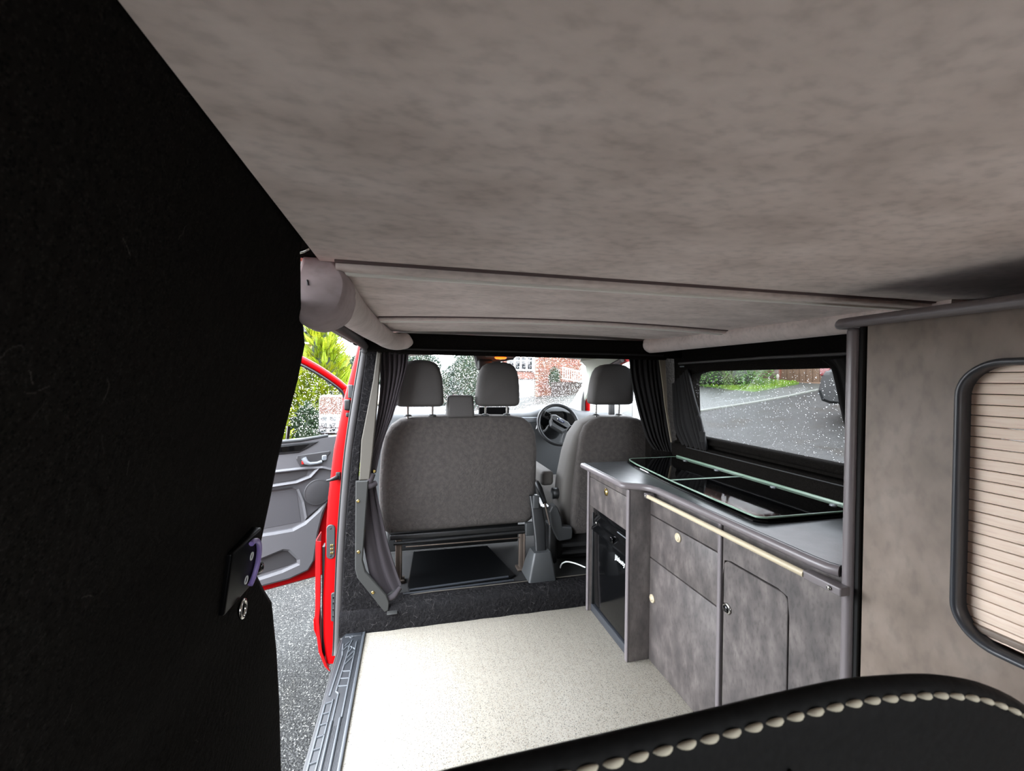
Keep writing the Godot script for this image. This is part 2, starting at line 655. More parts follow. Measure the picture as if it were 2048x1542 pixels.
	mat("red_mark", Color(0.7, 0.12, 0.1), 0.4)
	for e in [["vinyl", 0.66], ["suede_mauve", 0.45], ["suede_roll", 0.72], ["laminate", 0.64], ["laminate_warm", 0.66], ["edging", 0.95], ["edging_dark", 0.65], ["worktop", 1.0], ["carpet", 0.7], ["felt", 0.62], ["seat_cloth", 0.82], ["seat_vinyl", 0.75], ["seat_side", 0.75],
			["tread_plastic", 0.65], ["tread_rib", 0.65], ["grey_plastic", 0.6], ["door_grey", 0.62], ["door_grey_dark", 0.6], ["door_grey_mid", 0.6], ["pale_trim", 0.62], ["olive_plate", 0.62], ["headliner", 0.8], ["pale_green_trim", 0.75], ["seal", 0.62],
			["red_paint", 0.58], ["cream", 0.62], ["cloth_curtain", 0.66], ["cloth_black", 0.66], ["leather", 0.6], ["thread", 0.6], ["slat_wood", 0.9], ["tarmac", 0.66], ["pavement", 0.6], ["kerb", 0.65], ["grass", 0.62], ["brick", 0.75], ["mortar", 0.7],
			["fence_wood", 0.9], ["leaf_lime", 0.7], ["leaf_green", 0.7], ["leaf_dark", 0.7], ["leaf_laurel", 0.85], ["leaf_blue", 0.8], ["leaf_grass", 0.62], ["dash_grey", 0.65], ["black_plastic", 0.7], ["white", 0.8], ["brass", 0.7], ["silver_plastic", 0.7]]:
		var m: StandardMaterial3D = M[e[0]]   # tone of each surface against the others
		var l := m.albedo_color.srgb_to_linear()
		m.albedo_color = Color(l.r * e[1], l.g * e[1], l.b * e[1], l.a).linear_to_srgb()


# inner face of the left side at a height
func wall_x(y: float) -> float:
	var t := [[-0.3, -0.29], [0.0, -0.297], [0.3, -0.305], [0.7, -0.285], [1.0, -0.24], [1.257, -0.185], [1.34, -0.16], [1.5, -0.10]]
	for i in t.size() - 1:
		if y <= t[i + 1][0]:
			return lerpf(t[i][1], t[i + 1][1], (y - t[i][0]) / (t[i + 1][0] - t[i][0]))
	return -0.10


func ceil_y(x: float, z: float) -> float:   # the lining bows a little upwards over the middle, more towards the cab
	var k := clampf((-z - 0.8) / 0.7, 0.0, 1.0)
	return 1.333 + 0.02 * k * (1.0 - pow((x - 0.6) / 0.75, 2.0))


func shell() -> void:
	# floor
	struct("floor", MB.new().box(V(0.605, -0.02, -0.5), V(1.70, 0.04, 2.94), 0.004), M.vinyl, "cream speckled vinyl floor of the camper")
	var under := MB.new().box(V(0.55, -0.13, -0.5), V(1.7, 0.16, 2.9), 0.01)
	under.box(V(0.55, -0.08, -2.85), V(1.7, 0.12, 1.75), 0.01)
	struct("trim_underbody", under, M.dark_metal, "dark underside of the van floor")
	# ceiling in three suede covered boards
	for e in [[0.9, -0.795], [-0.812, -1.475], [-1.487, -1.945]]:
		var grid := []
		for i in 13:
			var x := lerpf(-0.155, 1.40, i / 12.0)
			var row := PackedVector3Array()
			for j in 9:
				var z := lerpf(e[0], e[1], j / 8.0)
				row.append(V(x, ceil_y(x, z), z))
			grid.append(row)
		var b := MB.new().sheet(grid, 0.02)
		struct("ceiling", b, M.suede, "grey mottled suede ceiling board")
	# joint strips across the ceiling: dark gap, suede strip, pale line
	for e in [[-0.800, 0.030, -0.128, 1.36], [-1.481, 0.020, -0.105, 1.32]]:
		var w: float = e[1]
		for t in [["trim_ceiling_joint", [[0.004, -w / 2], [-0.010, -w / 2], [-0.013, -w / 2 + 0.004], [-0.013, w / 2 - 0.004], [-0.010, w / 2], [0.004, w / 2]], M.suede, "suede joint strip across the ceiling"],
				["trim_ceiling_line", [[-0.006, -w / 2 - 0.013], [-0.0165, -w / 2 - 0.013], [-0.0165, -w / 2 + 0.002], [-0.006, -w / 2 + 0.002]], M.line_white, "thin pale line along the ceiling joint strip"],
				["trim_ceiling_gap", [[0.004, w / 2], [-0.004, w / 2], [-0.004, w / 2 + 0.009], [0.004, w / 2 + 0.009]], M.gap_brown, "dark brown gap beside the ceiling joint strip"]]:
			var rings := []
			for k in 15:
				var x := lerpf(e[2], e[3], k / 14.0)
				var ring := PackedVector3Array()
				for q in t[1]:
					ring.append(V(x, ceil_y(x, e[0]) + q[0], e[0] + q[1]))
				rings.append(ring)
			struct(t[0], MB.new().loft(rings), t[2], t[3])
	# tailgate behind the camera, raised
	var tg := holed([-0.42, -0.30, 1.6, 1.05], [-0.12, 0.42, 1.30, 0.95], 0.08, 64)
	var tx := axes(V(0, 1.42, 0.98), V(1, 0, 0), V(0, -0.10, 1))
	struct("door_2", MB.new().frame(tg[0], tg[1], 0.05, tx), M.felt, "felt lined tailgate raised behind the camera")
	struct("window_3", MB.new().box(V(0.59, 0.69, 0.0), V(1.46, 0.56, 0.004), 0.001, 1, 1, tx), M.tinted_glass, "tinted window of the raised tailgate")
	# metal roof over all
	struct("roof", MB.new().box(V(0.6, 1.42, -0.9), V(1.72, 0.05, 3.7), 0.02, 2), M.red_paint, "red metal roof of the van")
	# left rear quarter, felt covered, its front edge the rear of the sliding door opening
	var edge := [[-0.15, -1.15], [0.16, -1.13], [0.345, -1.12], [0.5, -1.07], [0.643, -1.01], [0.70, -0.95], [0.765, -0.875], [0.824, -0.873], [0.895, -0.886], [0.97, -0.893], [1.04, -0.902], [1.125, -0.91], [1.194, -0.90], [1.265, -0.80], [1.325, -0.72], [1.40, -0.66]]
	var g := []
	for e in edge:
		var row := PackedVector3Array()
		var x := wall_x(e[0])
		row.append(V(x - 0.06, e[0], e[1] + 0.03))
		row.append(V(x - 0.03, e[0], e[1] + 0.004))
		row.append(V(x - 0.012, e[0], e[1]))
		row.append(V(x - 0.002, e[0], e[1] + 0.007))
		row.append(V(x, e[0], e[1] + 0.022))
		for k in range(1, 9):
			row.append(V(x + 0.004 * sin(k * 1.3 + e[0] * 4), e[0], lerpf(e[1] + 0.022, 0.9, k / 8.0)))
		g.append(row)
	struct("wall_left", MB.new().sheet(g, -0.05), M.felt, "black felt covered side panel behind the sliding door opening")
	# outside skin there
	struct("trim_quarter_skin", MB.new().box(V(-0.42, 0.45, 0.0), V(0.02, 1.7, 1.75), 0.008), M.red_paint, "red outer skin of the van's left rear quarter")
	# right side, with the window opening
	var side := MB.new()
	var hp := holed([-2.02, -0.05, 0.9, 1.4], [-1.885, 0.835, -0.98, 1.18], 0.055, 72)
	var flip := func(p: PackedVector2Array) -> PackedVector2Array:
		var o := PackedVector2Array()
		for q in p:
			o.append(Vector2(-q.x, q.y))
		return o
	var xf := Transform3D(Basis(V(0, 0, -1), V(-0.055, 1, 0), V(1, 0, 0)), V(1.478, 0, 0))
	side.frame(flip.call(hp[0]), flip.call(hp[1]), 0.05, xf)
	struct("wall_right", side, M.felt, "black felt lined driver's side wall with a window")
	# ledge and piping under that window
	var led := MB.new().box(V(1.40, 0.765, -1.45), V(0.10, 0.085, 1.1), 0.03, 3)
	led.box(V(1.41, 0.84, -1.45), V(0.06, 0.035, 1.1), 0.015, 2)
	struct("trim_window_ledge", led, M.felt, "black felt ledge under the side window")
	struct("trim_window_piping", MB.new().tube([V(1.353, 0.797, -1.86), V(1.353, 0.797, -0.9)], 0.0022, 6).tube([V(1.358, 0.789, -1.86), V(1.358, 0.789, -0.9)], 0.0018, 6), M.grey_plastic, "twin pale piping under the side window")
	# right window: frame bead, tinted pane, raindrops
	var pane := MB.new()
	pane.prism(rrect(0.96, 0.82, 1.905, 1.20, 0.06), 0.004, 0.0, Transform3D(xf.basis, xf.origin + V(-0.014, 0, 0)))
	var w := struct("window_2", pane, M.tinted_glass, "tinted side window with raindrops on it")
	drops(w, 1600, func() -> Transform3D:
		var q := Vector2(rng.randf_range(1.0, 1.87), rng.randf_range(0.84, 1.18))
		return Transform3D(xf.basis, xf.origin + V(-0.0115, 0, 0)) * Transform3D(Basis.from_scale(Vector3.ONE * rng.randf_range(0.5, 1.3)), V(q.x, q.y, 0)))
	var hb := holed([-1.90, 0.82, -0.965, 1.195], [-1.884, 0.836, -0.981, 1.179], 0.052, 72)
	struct("trim_window_bead", MB.new().frame(flip.call(hb[0]), flip.call(hb[1]), 0.012, Transform3D(xf.basis, xf.origin + V(-0.024, 0, 0))), M.felt, "black bead round the side window")
	# cab side of the driver: dark panel behind the door
	struct("wall_cab_right", MB.new().box(V(1.48, 0.35, -2.2), V(0.06, 0.9, 0.36), 0.01), M.felt, "black lined pillar side behind the driver's door")
	var pil := MB.new()
	pil.prism(P2([1.30, 0.70, 1.50, 0.70, 1.50, 1.36, 1.30, 1.36]), 0.06, 0.004, axes(V(0, 0, -2.13), V(1, 0, 0), V(0, 1, 0)))
	struct("trim_pillar_right", pil, M.felt, "black felt pillar between the cab curtain and the side window")
	# header over the cab
	var hd := MB.new().box(V(0.62, 1.292, -1.985), V(1.62, 0.085, 0.07), 0.012, 2)
	hd.box(V(0.62, 1.249, -1.96), V(1.35, 0.02, 0.016), 0.004)
	struct("trim_cab_header", hd, M.felt, "black header beam above the cab seats")
	struct("trim_curtain_track", MB.new().box(V(0.62, 1.262, -1.944), V(1.30, 0.008, 0.008), 0.002), M.dark_metal, "dark curtain track under the cab header")
	# cab roof lining
	var cr := []
	for i in 9:
		var x := lerpf(-0.2, 1.42, i / 8.0)
		var row := PackedVector3Array()
		for j in 8:
			var z := lerpf(-2.0, -2.88, j / 7.0)
			var e := absf(x - 0.6) / 0.8
			row.append(V(x, 1.345 - 0.05 * pow(maxf(0, -z - 2.3) / 0.58, 2) - 0.045 * pow(e, 4), z))
		cr.append(row)
	struct("ceiling_cab", MB.new().sheet(cr, 0.02), M.headliner, "pale headliner over the cab")


var drop_mesh: ArrayMesh

func drops(parent: Node3D, n: int, where) -> void:
	if drop_mesh == null:
		var b := MB.new()
		b.lathe([Vector2(0.0, 0.0008), Vector2(0.0008, 0.00072), Vector2(0.0014, 0.0004), Vector2(0.0016, 0.0), Vector2(0.0, -0.0001)], axes(Vector3.ZERO, V(1, 0, 0), V(0, 0, 1)), 8)
		drop_mesh = b.mesh()
	var a := []
	for i in n:
		a.append(where.call())
	scatter("raindrops", drop_mesh, M.water, a, parent)


func knob(at: Vector3, parent: Node3D, m: Material) -> MeshInstance3D:
	var xf := axes(at, V(0, 0, 1), V(-1, 0, 0))   # its own axis points into the aisle
	var k := part("knob", MB.new().lathe([Vector2(0.0, 0.0), Vector2(0.0165, 0.0), Vector2(0.0165, 0.0035), Vector2(0.0145, 0.0055), Vector2(0.0118, 0.006), Vector2(0.0112, 0.0035), Vector2(0.0105, 0.0035), Vector2(0.010, 0.0075), Vector2(0.006, 0.0085), Vector2(0.0, 0.0088)], xf, 28), m, parent)
	return k


func kitchen() -> void:
	# --- fridge cabinet
	var c := thing("fridge_cabinet", "narrow grey fridge cabinet nearest the cab seats, one drawer above the black fridge", "cabinet", V(1.1, 0, -1.73))
	part("side_panel", MB.new().box(V(1.12, 0.347, -1.919), V(0.53, 0.694, 0.016), 0.001), M.laminate, c)
	part("side_panel", MB.new().box(V(1.12, 0.347, -1.531), V(0.53, 0.694, 0.018), 0.001), M.laminate, c)
	part("edging", MB.new().box(V(0.851, 0.347, -1.919), V(0.010, 0.694, 0.018), 0.004, 2), M.edging, c, "pale edging strip")
	part("edging", MB.new().box(V(0.851, 0.347, -1.531), V(0.010, 0.694, 0.020), 0.004, 2), M.edging, c, "pale edging strip")
	part("top_rail", MB.new().box(V(0.862, 0.678, -1.725), V(0.016, 0.034, 0.368), 0.001), M.laminate, c)
	part("plinth", MB.new().box(V(0.874, 0.018, -1.725), V(0.016, 0.036, 0.368), 0.001), M.edging_dark, c)
	part("back_panel", MB.new().box(V(1.37, 0.347, -1.725), V(0.012, 0.68, 0.368), 0.001), M.dark_metal, c)
	var d := part("drawer", MB.new().box(V(0.861, 0.5905, -1.725), V(0.016, 0.137, 0.364), 0.0015), M.laminate, c)
	knob(V(0.853, 0.632, -1.728), d, M.brass)
	# --- the fridge itself
	var fr := thing("fridge", "black compressor fridge under the narrow grey drawer", "fridge", V(1.1, 0.04, -1.72))
	part("body", MB.new().box(V(1.125, 0.278, -1.725), V(0.46, 0.474, 0.362), 0.004), M.black_plastic, fr)
	var door := part("door", MB.new().box(V(0.885, 0.223, -1.725), V(0.026, 0.362, 0.356), 0.008, 2), M.fridge_black, fr, "glossy black door")
	part("hinge_strip", MB.new().box(V(0.872, 0.26, -1.905), V(0.010, 0.45, 0.006), 0.002), M.black_plastic, fr)
	var hs := MB.new()   # sloping grip under the control strip
	hs.prism(P2([-0.03, -0.038, 0.012, -0.038, 0.012, 0.034, -0.006, 0.034, -0.018, 0.008, -0.016, -0.006, -0.03, -0.03]), 0.352, 0.002, axes(V(0.890, 0.444, -1.725), V(1, 0, 0), V(0, 1, 0)))
	var grip := part("handle_strip", hs, M.fridge_black, fr)
	part("latch", MB.new().box(V(0.866, 0.430, -1.690), V(0.018, 0.022, 0.026), 0.004, 2), M.gloss_black, grip)
	part("latch", MB.new().lathe([Vector2(0, 0), Vector2(0.007, 0), Vector2(0.007, 0.004), Vector2(0.004, 0.006), Vector2(0, 0.006)], axes(V(0.872, 0.446, -1.868), V(0, 0, 1), V(-1, 0, 0)), 16), M.chrome, grip)
	part("control_strip", MB.new().box(V(0.878, 0.498, -1.725), V(0.018, 0.026, 0.354), 0.005, 2), M.fridge_black, fr)
	part("vent_edge", MB.new().box(V(0.867, 0.480, -1.60), V(0.004, 0.004, 0.10), 0.001), M.silver_plastic, fr)
	var tm := TextMesh.new()
	tm.text = "jibboty"
	var sf := SystemFont.new()
	sf.font_names = PackedStringArray(["Droid Sans"])
	sf.font_weight = 700
	tm.font = sf
	tm.font_size = 32
	tm.pixel_size = 0.00082
	tm.depth = 0.002
	var badge := part("badge", tm, M.white, fr, "small pale lettering badge")
	badge.transform = Transform3D(Basis(V(0, 0, 1), V(0, 1, 0), V(-1, 0, 0)), V(0.8705, 0.362, -1.630) - fr.position)
	# --- drawer cabinet
	c = thing("drawer_cabinet", "grey cabinet with a drawer above a door, two round knobs, beside the fridge cabinet", "cabinet", V(1.15, 0, -1.32))
	part("carcass", MB.new().box(V(1.18, 0.347, -1.33), V(0.44, 0.694, 0.37), 0.001), M.edging_dark, c)
	part("top_rail", MB.new().box(V(0.953, 0.6435, -1.329), V(0.016, 0.101, 0.386), 0.0012), M.laminate, c)
	d = part("drawer", MB.new().box(V(0.953, 0.504, -1.3285), V(0.016, 0.1685, 0.384), 0.0018), M.laminate, c)
	knob(V(0.945, 0.564, -1.337), d, M.cream)
	d = part("door", MB.new().box(V(0.953, 0.2085, -1.3285), V(0.016, 0.413, 0.384), 0.0018), M.laminate, c)
	knob(V(0.945, 0.26, -1.498), d, M.cream)
	part("post", MB.new().box(V(0.950, 0.347, -1.1255), V(0.022, 0.694, 0.016), 0.005, 2), M.edging, c, "pale upright edging post")
	# --- tall door cabinet
	c = thing("sink_cabinet", "grey cabinet under the sink with one round cornered door and a black centred knob", "cabinet", V(1.15, 0, -0.92))
	part("carcass", MB.new().box(V(1.18, 0.347, -0.925), V(0.42, 0.694, 0.36), 0.001), M.edging_dark, c)
	var hp := holed([0.737, 0.0, 1.113, 0.694], [0.876, 0.03, 1.1125, 0.5865], 0.024, 64)
	var xf := axes(V(0.953, 0, 0), V(0, 0, -1), V(0, 1, 0))
	part("face_panel", MB.new().frame(hp[0], hp[1], 0.016, xf), M.laminate, c)
	d = part("door", MB.new().prism(rrect(0.881, 0.034, 1.109, 0.5805, 0.02), 0.016, 0.0015, xf), M.laminate, c)
	var seam := MB.new()
	var pth := []
	for q in rrect(0.8785, 0.032, 1.1108, 0.5835, 0.022):
		pth.append(V(0.955, q.y, -q.x))
	part("door_seal", seam.tube(pth, 0.0035, 6, false, true), M.gloss_black, c, "black rubber seal round the door")
	var k := knob(V(0.945, 0.437, -1.091), d, M.chrome)
	var bt := MB.new().lathe([Vector2(0, 0.004), Vector2(0.0105, 0.004), Vector2(0.0105, 0.0088), Vector2(0.004, 0.0098), Vector2(0, 0.0098)], axes(V(0.945, 0.437, -1.091), V(0, 0, 1), V(-1, 0, 0)), 20)
	part("push_button", bt, M.gloss_black, c, "black push button in the knob")
	# --- worktop with the step back behind the fridge
	var top := P2([0.832, 1.955, 0.832, 1.552, 0.834, 1.543, 0.842, 1.537, 0.886, 1.512, 0.905, 1.497, 0.918, 1.478, 0.926, 1.45, 0.926, 0.80, 0.929, 0.762, 0.937, 0.742, 0.948, 0.736, 1.385, 0.736, 1.385, 1.955])
	var wt := MB.new().prism(top, 0.024, 0.005, axes(V(0, 0.708, 0), V(1, 0, 0), V(0, 0, -1)))
	var w := thing("worktop", "long dark grey worktop across all three kitchen cabinets", "worktop", V(1.1, 0.70, -1.3))
	part("board", wt, M.worktop, w)
	var lip := []
	for q in [[0.8325, 1.952], [0.8325, 1.75], [0.8325, 1.552], [0.8345, 1.543], [0.8425, 1.537], [0.8865, 1.512], [0.9055, 1.497], [0.9185, 1.478], [0.9265, 1.45], [0.9265, 1.1], [0.9265, 0.80], [0.9295, 0.762], [0.9375, 0.742]]:
		lip.append(V(q[0], 0.707, -q[1]))
	part("edging", MB.new().tube(lip, 0.0128, 12), M.edging, w, "pale rounded front edging")
	# --- glass lidded hob and sink
	var hob := thing("hob_and_sink", "black glass lidded hob and sink set in the worktop under the window", "hob", V(1.18, 0.72, -1.5))
	var outl := P2([0.985, 1.015, 0.974, 1.03, 0.972, 1.06, 0.978, 1.20, 0.994, 1.47, 1.03, 1.80, 1.05, 1.90, 1.062, 1.925, 1.085, 1.938, 1.335, 1.945, 1.355, 1.935, 1.362, 1.91, 1.362, 1.04, 1.355, 1.015, 1.335, 1.005, 1.005, 1.005])
	part("rim", MB.new().prism(outl, 0.010, 0.003, axes(V(0, 0.724, 0), V(1, 0, 0), V(0, 0, -1))), M.gloss_black, hob)
	var l1 := P2([0.994, 1.02, 0.984, 1.03, 0.983, 1.06, 0.989, 1.20, 1.003, 1.475, 1.352, 1.475, 1.352, 1.04, 1.346, 1.02, 1.33, 1.013, 1.008, 1.013])
	var l2 := P2([1.0035, 1.481, 1.038, 1.80, 1.058, 1.895, 1.070, 1.918, 1.09, 1.929, 1.33, 1.936, 1.347, 1.928, 1.353, 1.905, 1.353, 1.481])
	var gi := 0
	for l in [l1, l2]:
		var lid := part("glass_lid", MB.new().prism(l, 0.006, 0.0012, axes(V(0, 0.734, 0), V(1, 0, 0), V(0, 0, -1))), M.gloss_black, hob, "black glass lid over the sink" if gi == 0 else "black glass lid over the hob")
		for zz in ([-1.07, -1.30] if gi == 0 else [-1.60, -1.82]):
			part("hinge_cap", MB.new().lathe([Vector2(0, 0.0), Vector2(0.011, 0.0), Vector2(0.010, 0.003), Vector2(0, 0.004)], Transform3D(Basis(), V(1.318, 0.737, zz)), 16), M.silver_plastic, lid)
		var e := []
		for q in (MB.new().inset(l, 0.001)):
			e.append(V(q.x, 0.7352, -q.y))
		part("glass_edge", MB.new().tube(e, 0.0034, 6, false, true), M.pale_edge, lid, "pale green glass edge")
		gi += 1
	var back := []
	for q in [[1.366, 1.94], [1.372, 1.90], [1.372, 1.05], [1.368, 1.01]]:
		back.append(V(q[0], 0.726, -q[1]))
	part("rear_strip", MB.new().box(V(1.357, 0.738, -1.47), V(0.022, 0.014, 0.93), 0.002), M.pale_edge, hob, "pale green strip along the back")
	# --- grab rail
	var gr := thing("grab_rail", "cream grab rail along the front of the kitchen cabinets", "rail", V(0.92, 0.68, -1.1))
	part("rod", MB.new().tube([V(0.905, 0.678, -1.475), V(0.905, 0.678, -0.80)], 0.0085, 14), M.cream, gr)
	for z in [[-1.484, 0.03], [-0.757, 0.092]]:
		var br := part("bracket", MB.new().box(V(0.914, 0.678, z[0]), V(0.028, 0.019, z[1]), 0.003, 2), M.edging, gr)
		part("screw", MB.new().lathe([Vector2(0, 0), Vector2(0.005, 0), Vector2(0.004, 0.0015), Vector2(0, 0.002)], axes(V(0.897, 0.678, z[0] + (0.022 if z[0] > -1 else 0.0)), V(0, 0, 1), V(-1, 0, 0)), 12), M.chrome, br)


func wardrobe() -> void:
	var w := thing("wardrobe", "tall grey wardrobe with a cream slatted shutter at the right", "wardrobe", V(1.15, 0, -0.2))
	var xf := axes(V(0.952, 0, 0), V(0, 0, -1), V(0, 1, 0))
	var hp := holed([-0.62, 0.0, 0.699, 1.255], [-0.13, 0.683, 0.545, 1.170], 0.062, 72)
	part("face_panel", MB.new().frame(hp[0], hp[1], 0.016, xf), M.laminate_warm, w)
	part("side_panel", MB.new().box(V(1.165, 0.63, -0.715), V(0.42, 1.25, 0.016), 0.001), M.laminate_warm, w)
	part("side_panel", MB.new().box(V(1.165, 0.63, 0.628), V(0.42, 1.25, 0.016), 0.001), M.laminate_warm, w)
	part("post", MB.new().box(V(0.945, 0.625, -0.7245), V(0.034, 1.25, 0.022), 0.009, 4), M.edging, w, "rounded upright edging")
	part("post_gap", MB.new().box(V(0.9475, 0.625, -0.7085), V(0.016, 1.25, 0.008), 0.001), M.carpet_dark, w)
	part("top_board", MB.new().box(V(1.16, 1.262, -0.06), V(0.46, 0.014, 1.38), 0.002), M.edging_dark, w)
	var rail := []
	for q in [[0.958, -0.752], [0.942, -0.757], [0.934, -0.748], [0.931, -0.73], [0.931, -0.4], [0.931, 0.0], [0.931, 0.62]]:
		rail.append(V(q[0], 1.261, q[1]))
	part("top_edging", MB.new().tube(rail, 0.0115, 12), M.edging, w, "rounded edging along the top")
	part("recess", MB.new().box(V(1.0, 0.93, -0.21), V(0.012, 0.56, 0.80), 0.001), M.dark_metal, w)
	# rubber frame of the shutter
	var fr := []
	var ri := []
	var prof := [[0.0, 0.944], [0.002, 0.938], [0.006, 0.936], [0.010, 0.938], [0.012, 0.944], [0.012, 0.970], [0.0, 0.970]]
	for p in prof:
		var ring := PackedVector3Array()
		var o: float = p[0] - 0.003
		for q in rrect(-0.13 + o, 0.683 + o, 0.545 - o, 1.170 - o, 0.062 - o, 10):
			ring.append(V(p[1], q.y, -q.x))
		ri.append(ring)
	ri.append(ri[0])
	part("shutter_frame", MB.new().loft(ri, true, false), M.edging_dark, w, "dark rubber frame round the shutter")
	# slats of the shutter: whole ones down to the handle bar
	var y := 1.168
	var i := 0
	while y > 0.70:
		var s := MB.new().box(V(0.966, y - 0.0089, -0.205), V(0.006, 0.0175, 0.70), 0.0016, 2)
		part("slat", s, M.slat_wood, w)
		y -= 0.0187
		i += 1
	part("handle_bar", MB.new().box(V(0.962, 0.706, -0.205), V(0.010, 0.012, 0.70), 0.003, 2), M.laminate_warm, w)
	part("bottom_track", MB.new().box(V(0.966, 0.690, -0.205), V(0.006, 0.016, 0.70), 0.002, 1), M.slat_wood, w)
	part("shutter_backing", MB.new().box(V(0.978, 0.93, -0.205), V(0.008, 0.52, 0.74), 0.001), M.gloss_black, w)


func bench() -> void:
	var b := thing("bench_seat", "black leather rear seat headrest with pale saddle stitching, blurred and close to the camera", "seat", V(0.2, 0, -0.3))
	# headrest: its rear panel ends in a stitched seam, the cushion falls away forwards
	var top := [Vector2(-0.035, 0.90), Vector2(-0.034, 0.95), Vector2(-0.022, 0.977), Vector2(0.0, 0.986), Vector2(0.023, 0.988), Vector2(0.073, 0.9893), Vector2(0.118, 0.9905), Vector2(0.155, 0.9918), Vector2(0.194, 0.9923), Vector2(0.224, 0.990), Vector2(0.253, 0.986), Vector2(0.282, 0.978), Vector2(0.313, 0.963), Vector2(0.337, 0.943), Vector2(0.350, 0.915), Vector2(0.352, 0.88)]
	var o := PackedVector2Array()
	for q in spline(top.map(func(v: Vector2) -> Vector3: return V(v.x, v.y, 0)), 4):
		o.append(Vector2(q.x, q.y))
	o.append_array(P2([0.345, 0.80, 0.32, 0.785, 0.0, 0.785, -0.03, 0.80]))
	var c := Vector2(0.158, 0.885)
	var rings := []
	for e in [[0.02, -0.1440], [0.5, -0.1440], [0.85, -0.1452], [0.95, -0.1466], [0.982, -0.1482], [1.0, -0.1520], [0.99, -0.1545], [0.93, -0.159], [0.76, -0.172], [0.48, -0.196], [0.2, -0.22], [0.02, -0.228]]:
		var ring := PackedVector3Array()
		for q in o:
			var p: Vector2 = c + (q - c) * (Vector2.ONE - (1.0 - e[0]) * Vector2(0.62, 1.0))
			ring.append(V(p.x, p.y, e[1]))
		rings.append(ring)
	var hr := part("headrest", MB.new().loft(rings), M.leather, b)
	# stitches a few millimetres inside the seam
	var line := []
	for q in spline(top.map(func(v: Vector2) -> Vector3: return V(v.x, v.y, 0)), 8):
		line.append(Vector2(q.x, q.y))
	var off := []
	for i in line.size():
		var t: Vector2 = (line[mini(i + 1, line.size() - 1)] - line[maxi(i - 1, 0)]).normalized()
		off.append(line[i] + Vector2(t.y, -t.x) * 0.0062)
	var gone := 0.0
	for i in off.size() - 1:
		var d: float = off[i].distance_to(off[i + 1])
		while gone < d:
			var q: Vector2 = off[i].lerp(off[i + 1], gone / d)
			var t: Vector2 = (off[i + 1] - off[i]).normalized()
			var path := []
			for k in 7:
				var u := (k - 3) / 3.0
				path.append(V(q.x + t.x * u * 0.0044, q.y + t.y * u * 0.0044 + 0.0006 * (1 - u * u), -0.1470 + 0.0016 * (1 - u * u)))
			part("stitch", MB.new().tube(path, [0.0004, 0.0011, 0.0014, 0.0015, 0.0014, 0.0011, 0.0004], 8), M.thread, hr)
			gone += 0.0107
		gone -= d
	var wr := []
	for q in [[0.128, 0.9555], [0.134, 0.960], [0.140, 0.9575], [0.147, 0.9535], [0.153, 0.9585], [0.158, 0.9655]]:
		wr.append(V(q[0], q[1], -0.1440))
	part("crease", MB.new().tube(spline(wr, 4), 0.0007, 6), M.leather, hr)
	for x in [0.11, 0.205]:
		part("post", MB.new().tube([V(x, 0.70, -0.215), V(x, 0.83, -0.205)], 0.006, 10), M.chrome, b)
	part("backrest", MB.new().box(V(0.33, 0.57, -0.24), V(0.98, 0.36, 0.12), 0.04, 3), M.leather, b)
	part("seat_base", MB.new().box(V(0.33, 0.2, -0.42), V(0.98, 0.38, 0.5), 0.03, 3), M.leather, b)


# a seat back in plan outline (x, y), thick along z, leaning; rounded like upholstery
func cushion(out: PackedVector2Array, z_rear: float, thick: float, lean: float, y_ref: float, puff := 0.012, r := 0.03) -> MB:
	var rings := []
	var mb := MB.new()
	var c := Vector2()
	for q in out:
		c += q / out.size()
	var half := Vector2.ZERO
	for q in out:
		half = half.max((q - c).abs())
	for k in [[r * 1.6, 0.0, 0], [r * 0.75, 0.0, 0], [r * 0.3, 0.3, 1], [r * 0.08, 0.65, 1], [0.0, 1.0, 1], [0.0, 2.0, 1], [r * 0.08, 2.35, 1], [r * 0.3, 2.7, 1], [r, 3.0, 1], [r * 2.0, 3.0, 1]]:
		var d: float = k[0]
		var z: float
		if k[1] <= 1.0:
			z = z_rear - r * k[1]
		elif k[1] <= 2.0:
			z = lerpf(z_rear - r, z_rear - thick + r, k[1] - 1.0)
		else:
			z = lerpf(z_rear - thick + r, z_rear - thick, k[1] - 2.0)
		var ring := PackedVector3Array()
		for q0 in out:
			var q: Vector2 = c + (q0 - c) * Vector2(1.0 - d / half.x, 1.0 - d / half.y)
			ring.append(V(q.x, q.y, z + (q.y - y_ref) * lean))
		rings.append(ring)
	# puffed rear face: pull rings towards the middle
	var lead := []
	for k in [[0.12, 1.0], [0.4, 0.85], [0.7, 0.5]]:
		var ring := PackedVector3Array()
		for p in rings[0]:
			var q := Vector2(p.x, p.y)
			q = c.lerp(q, k[0])
			ring.append(V(q.x, q.y, z_rear + (q.y - y_ref) * lean + puff * k[1]))
		lead.append(ring)
	return mb.loft(lead + rings)


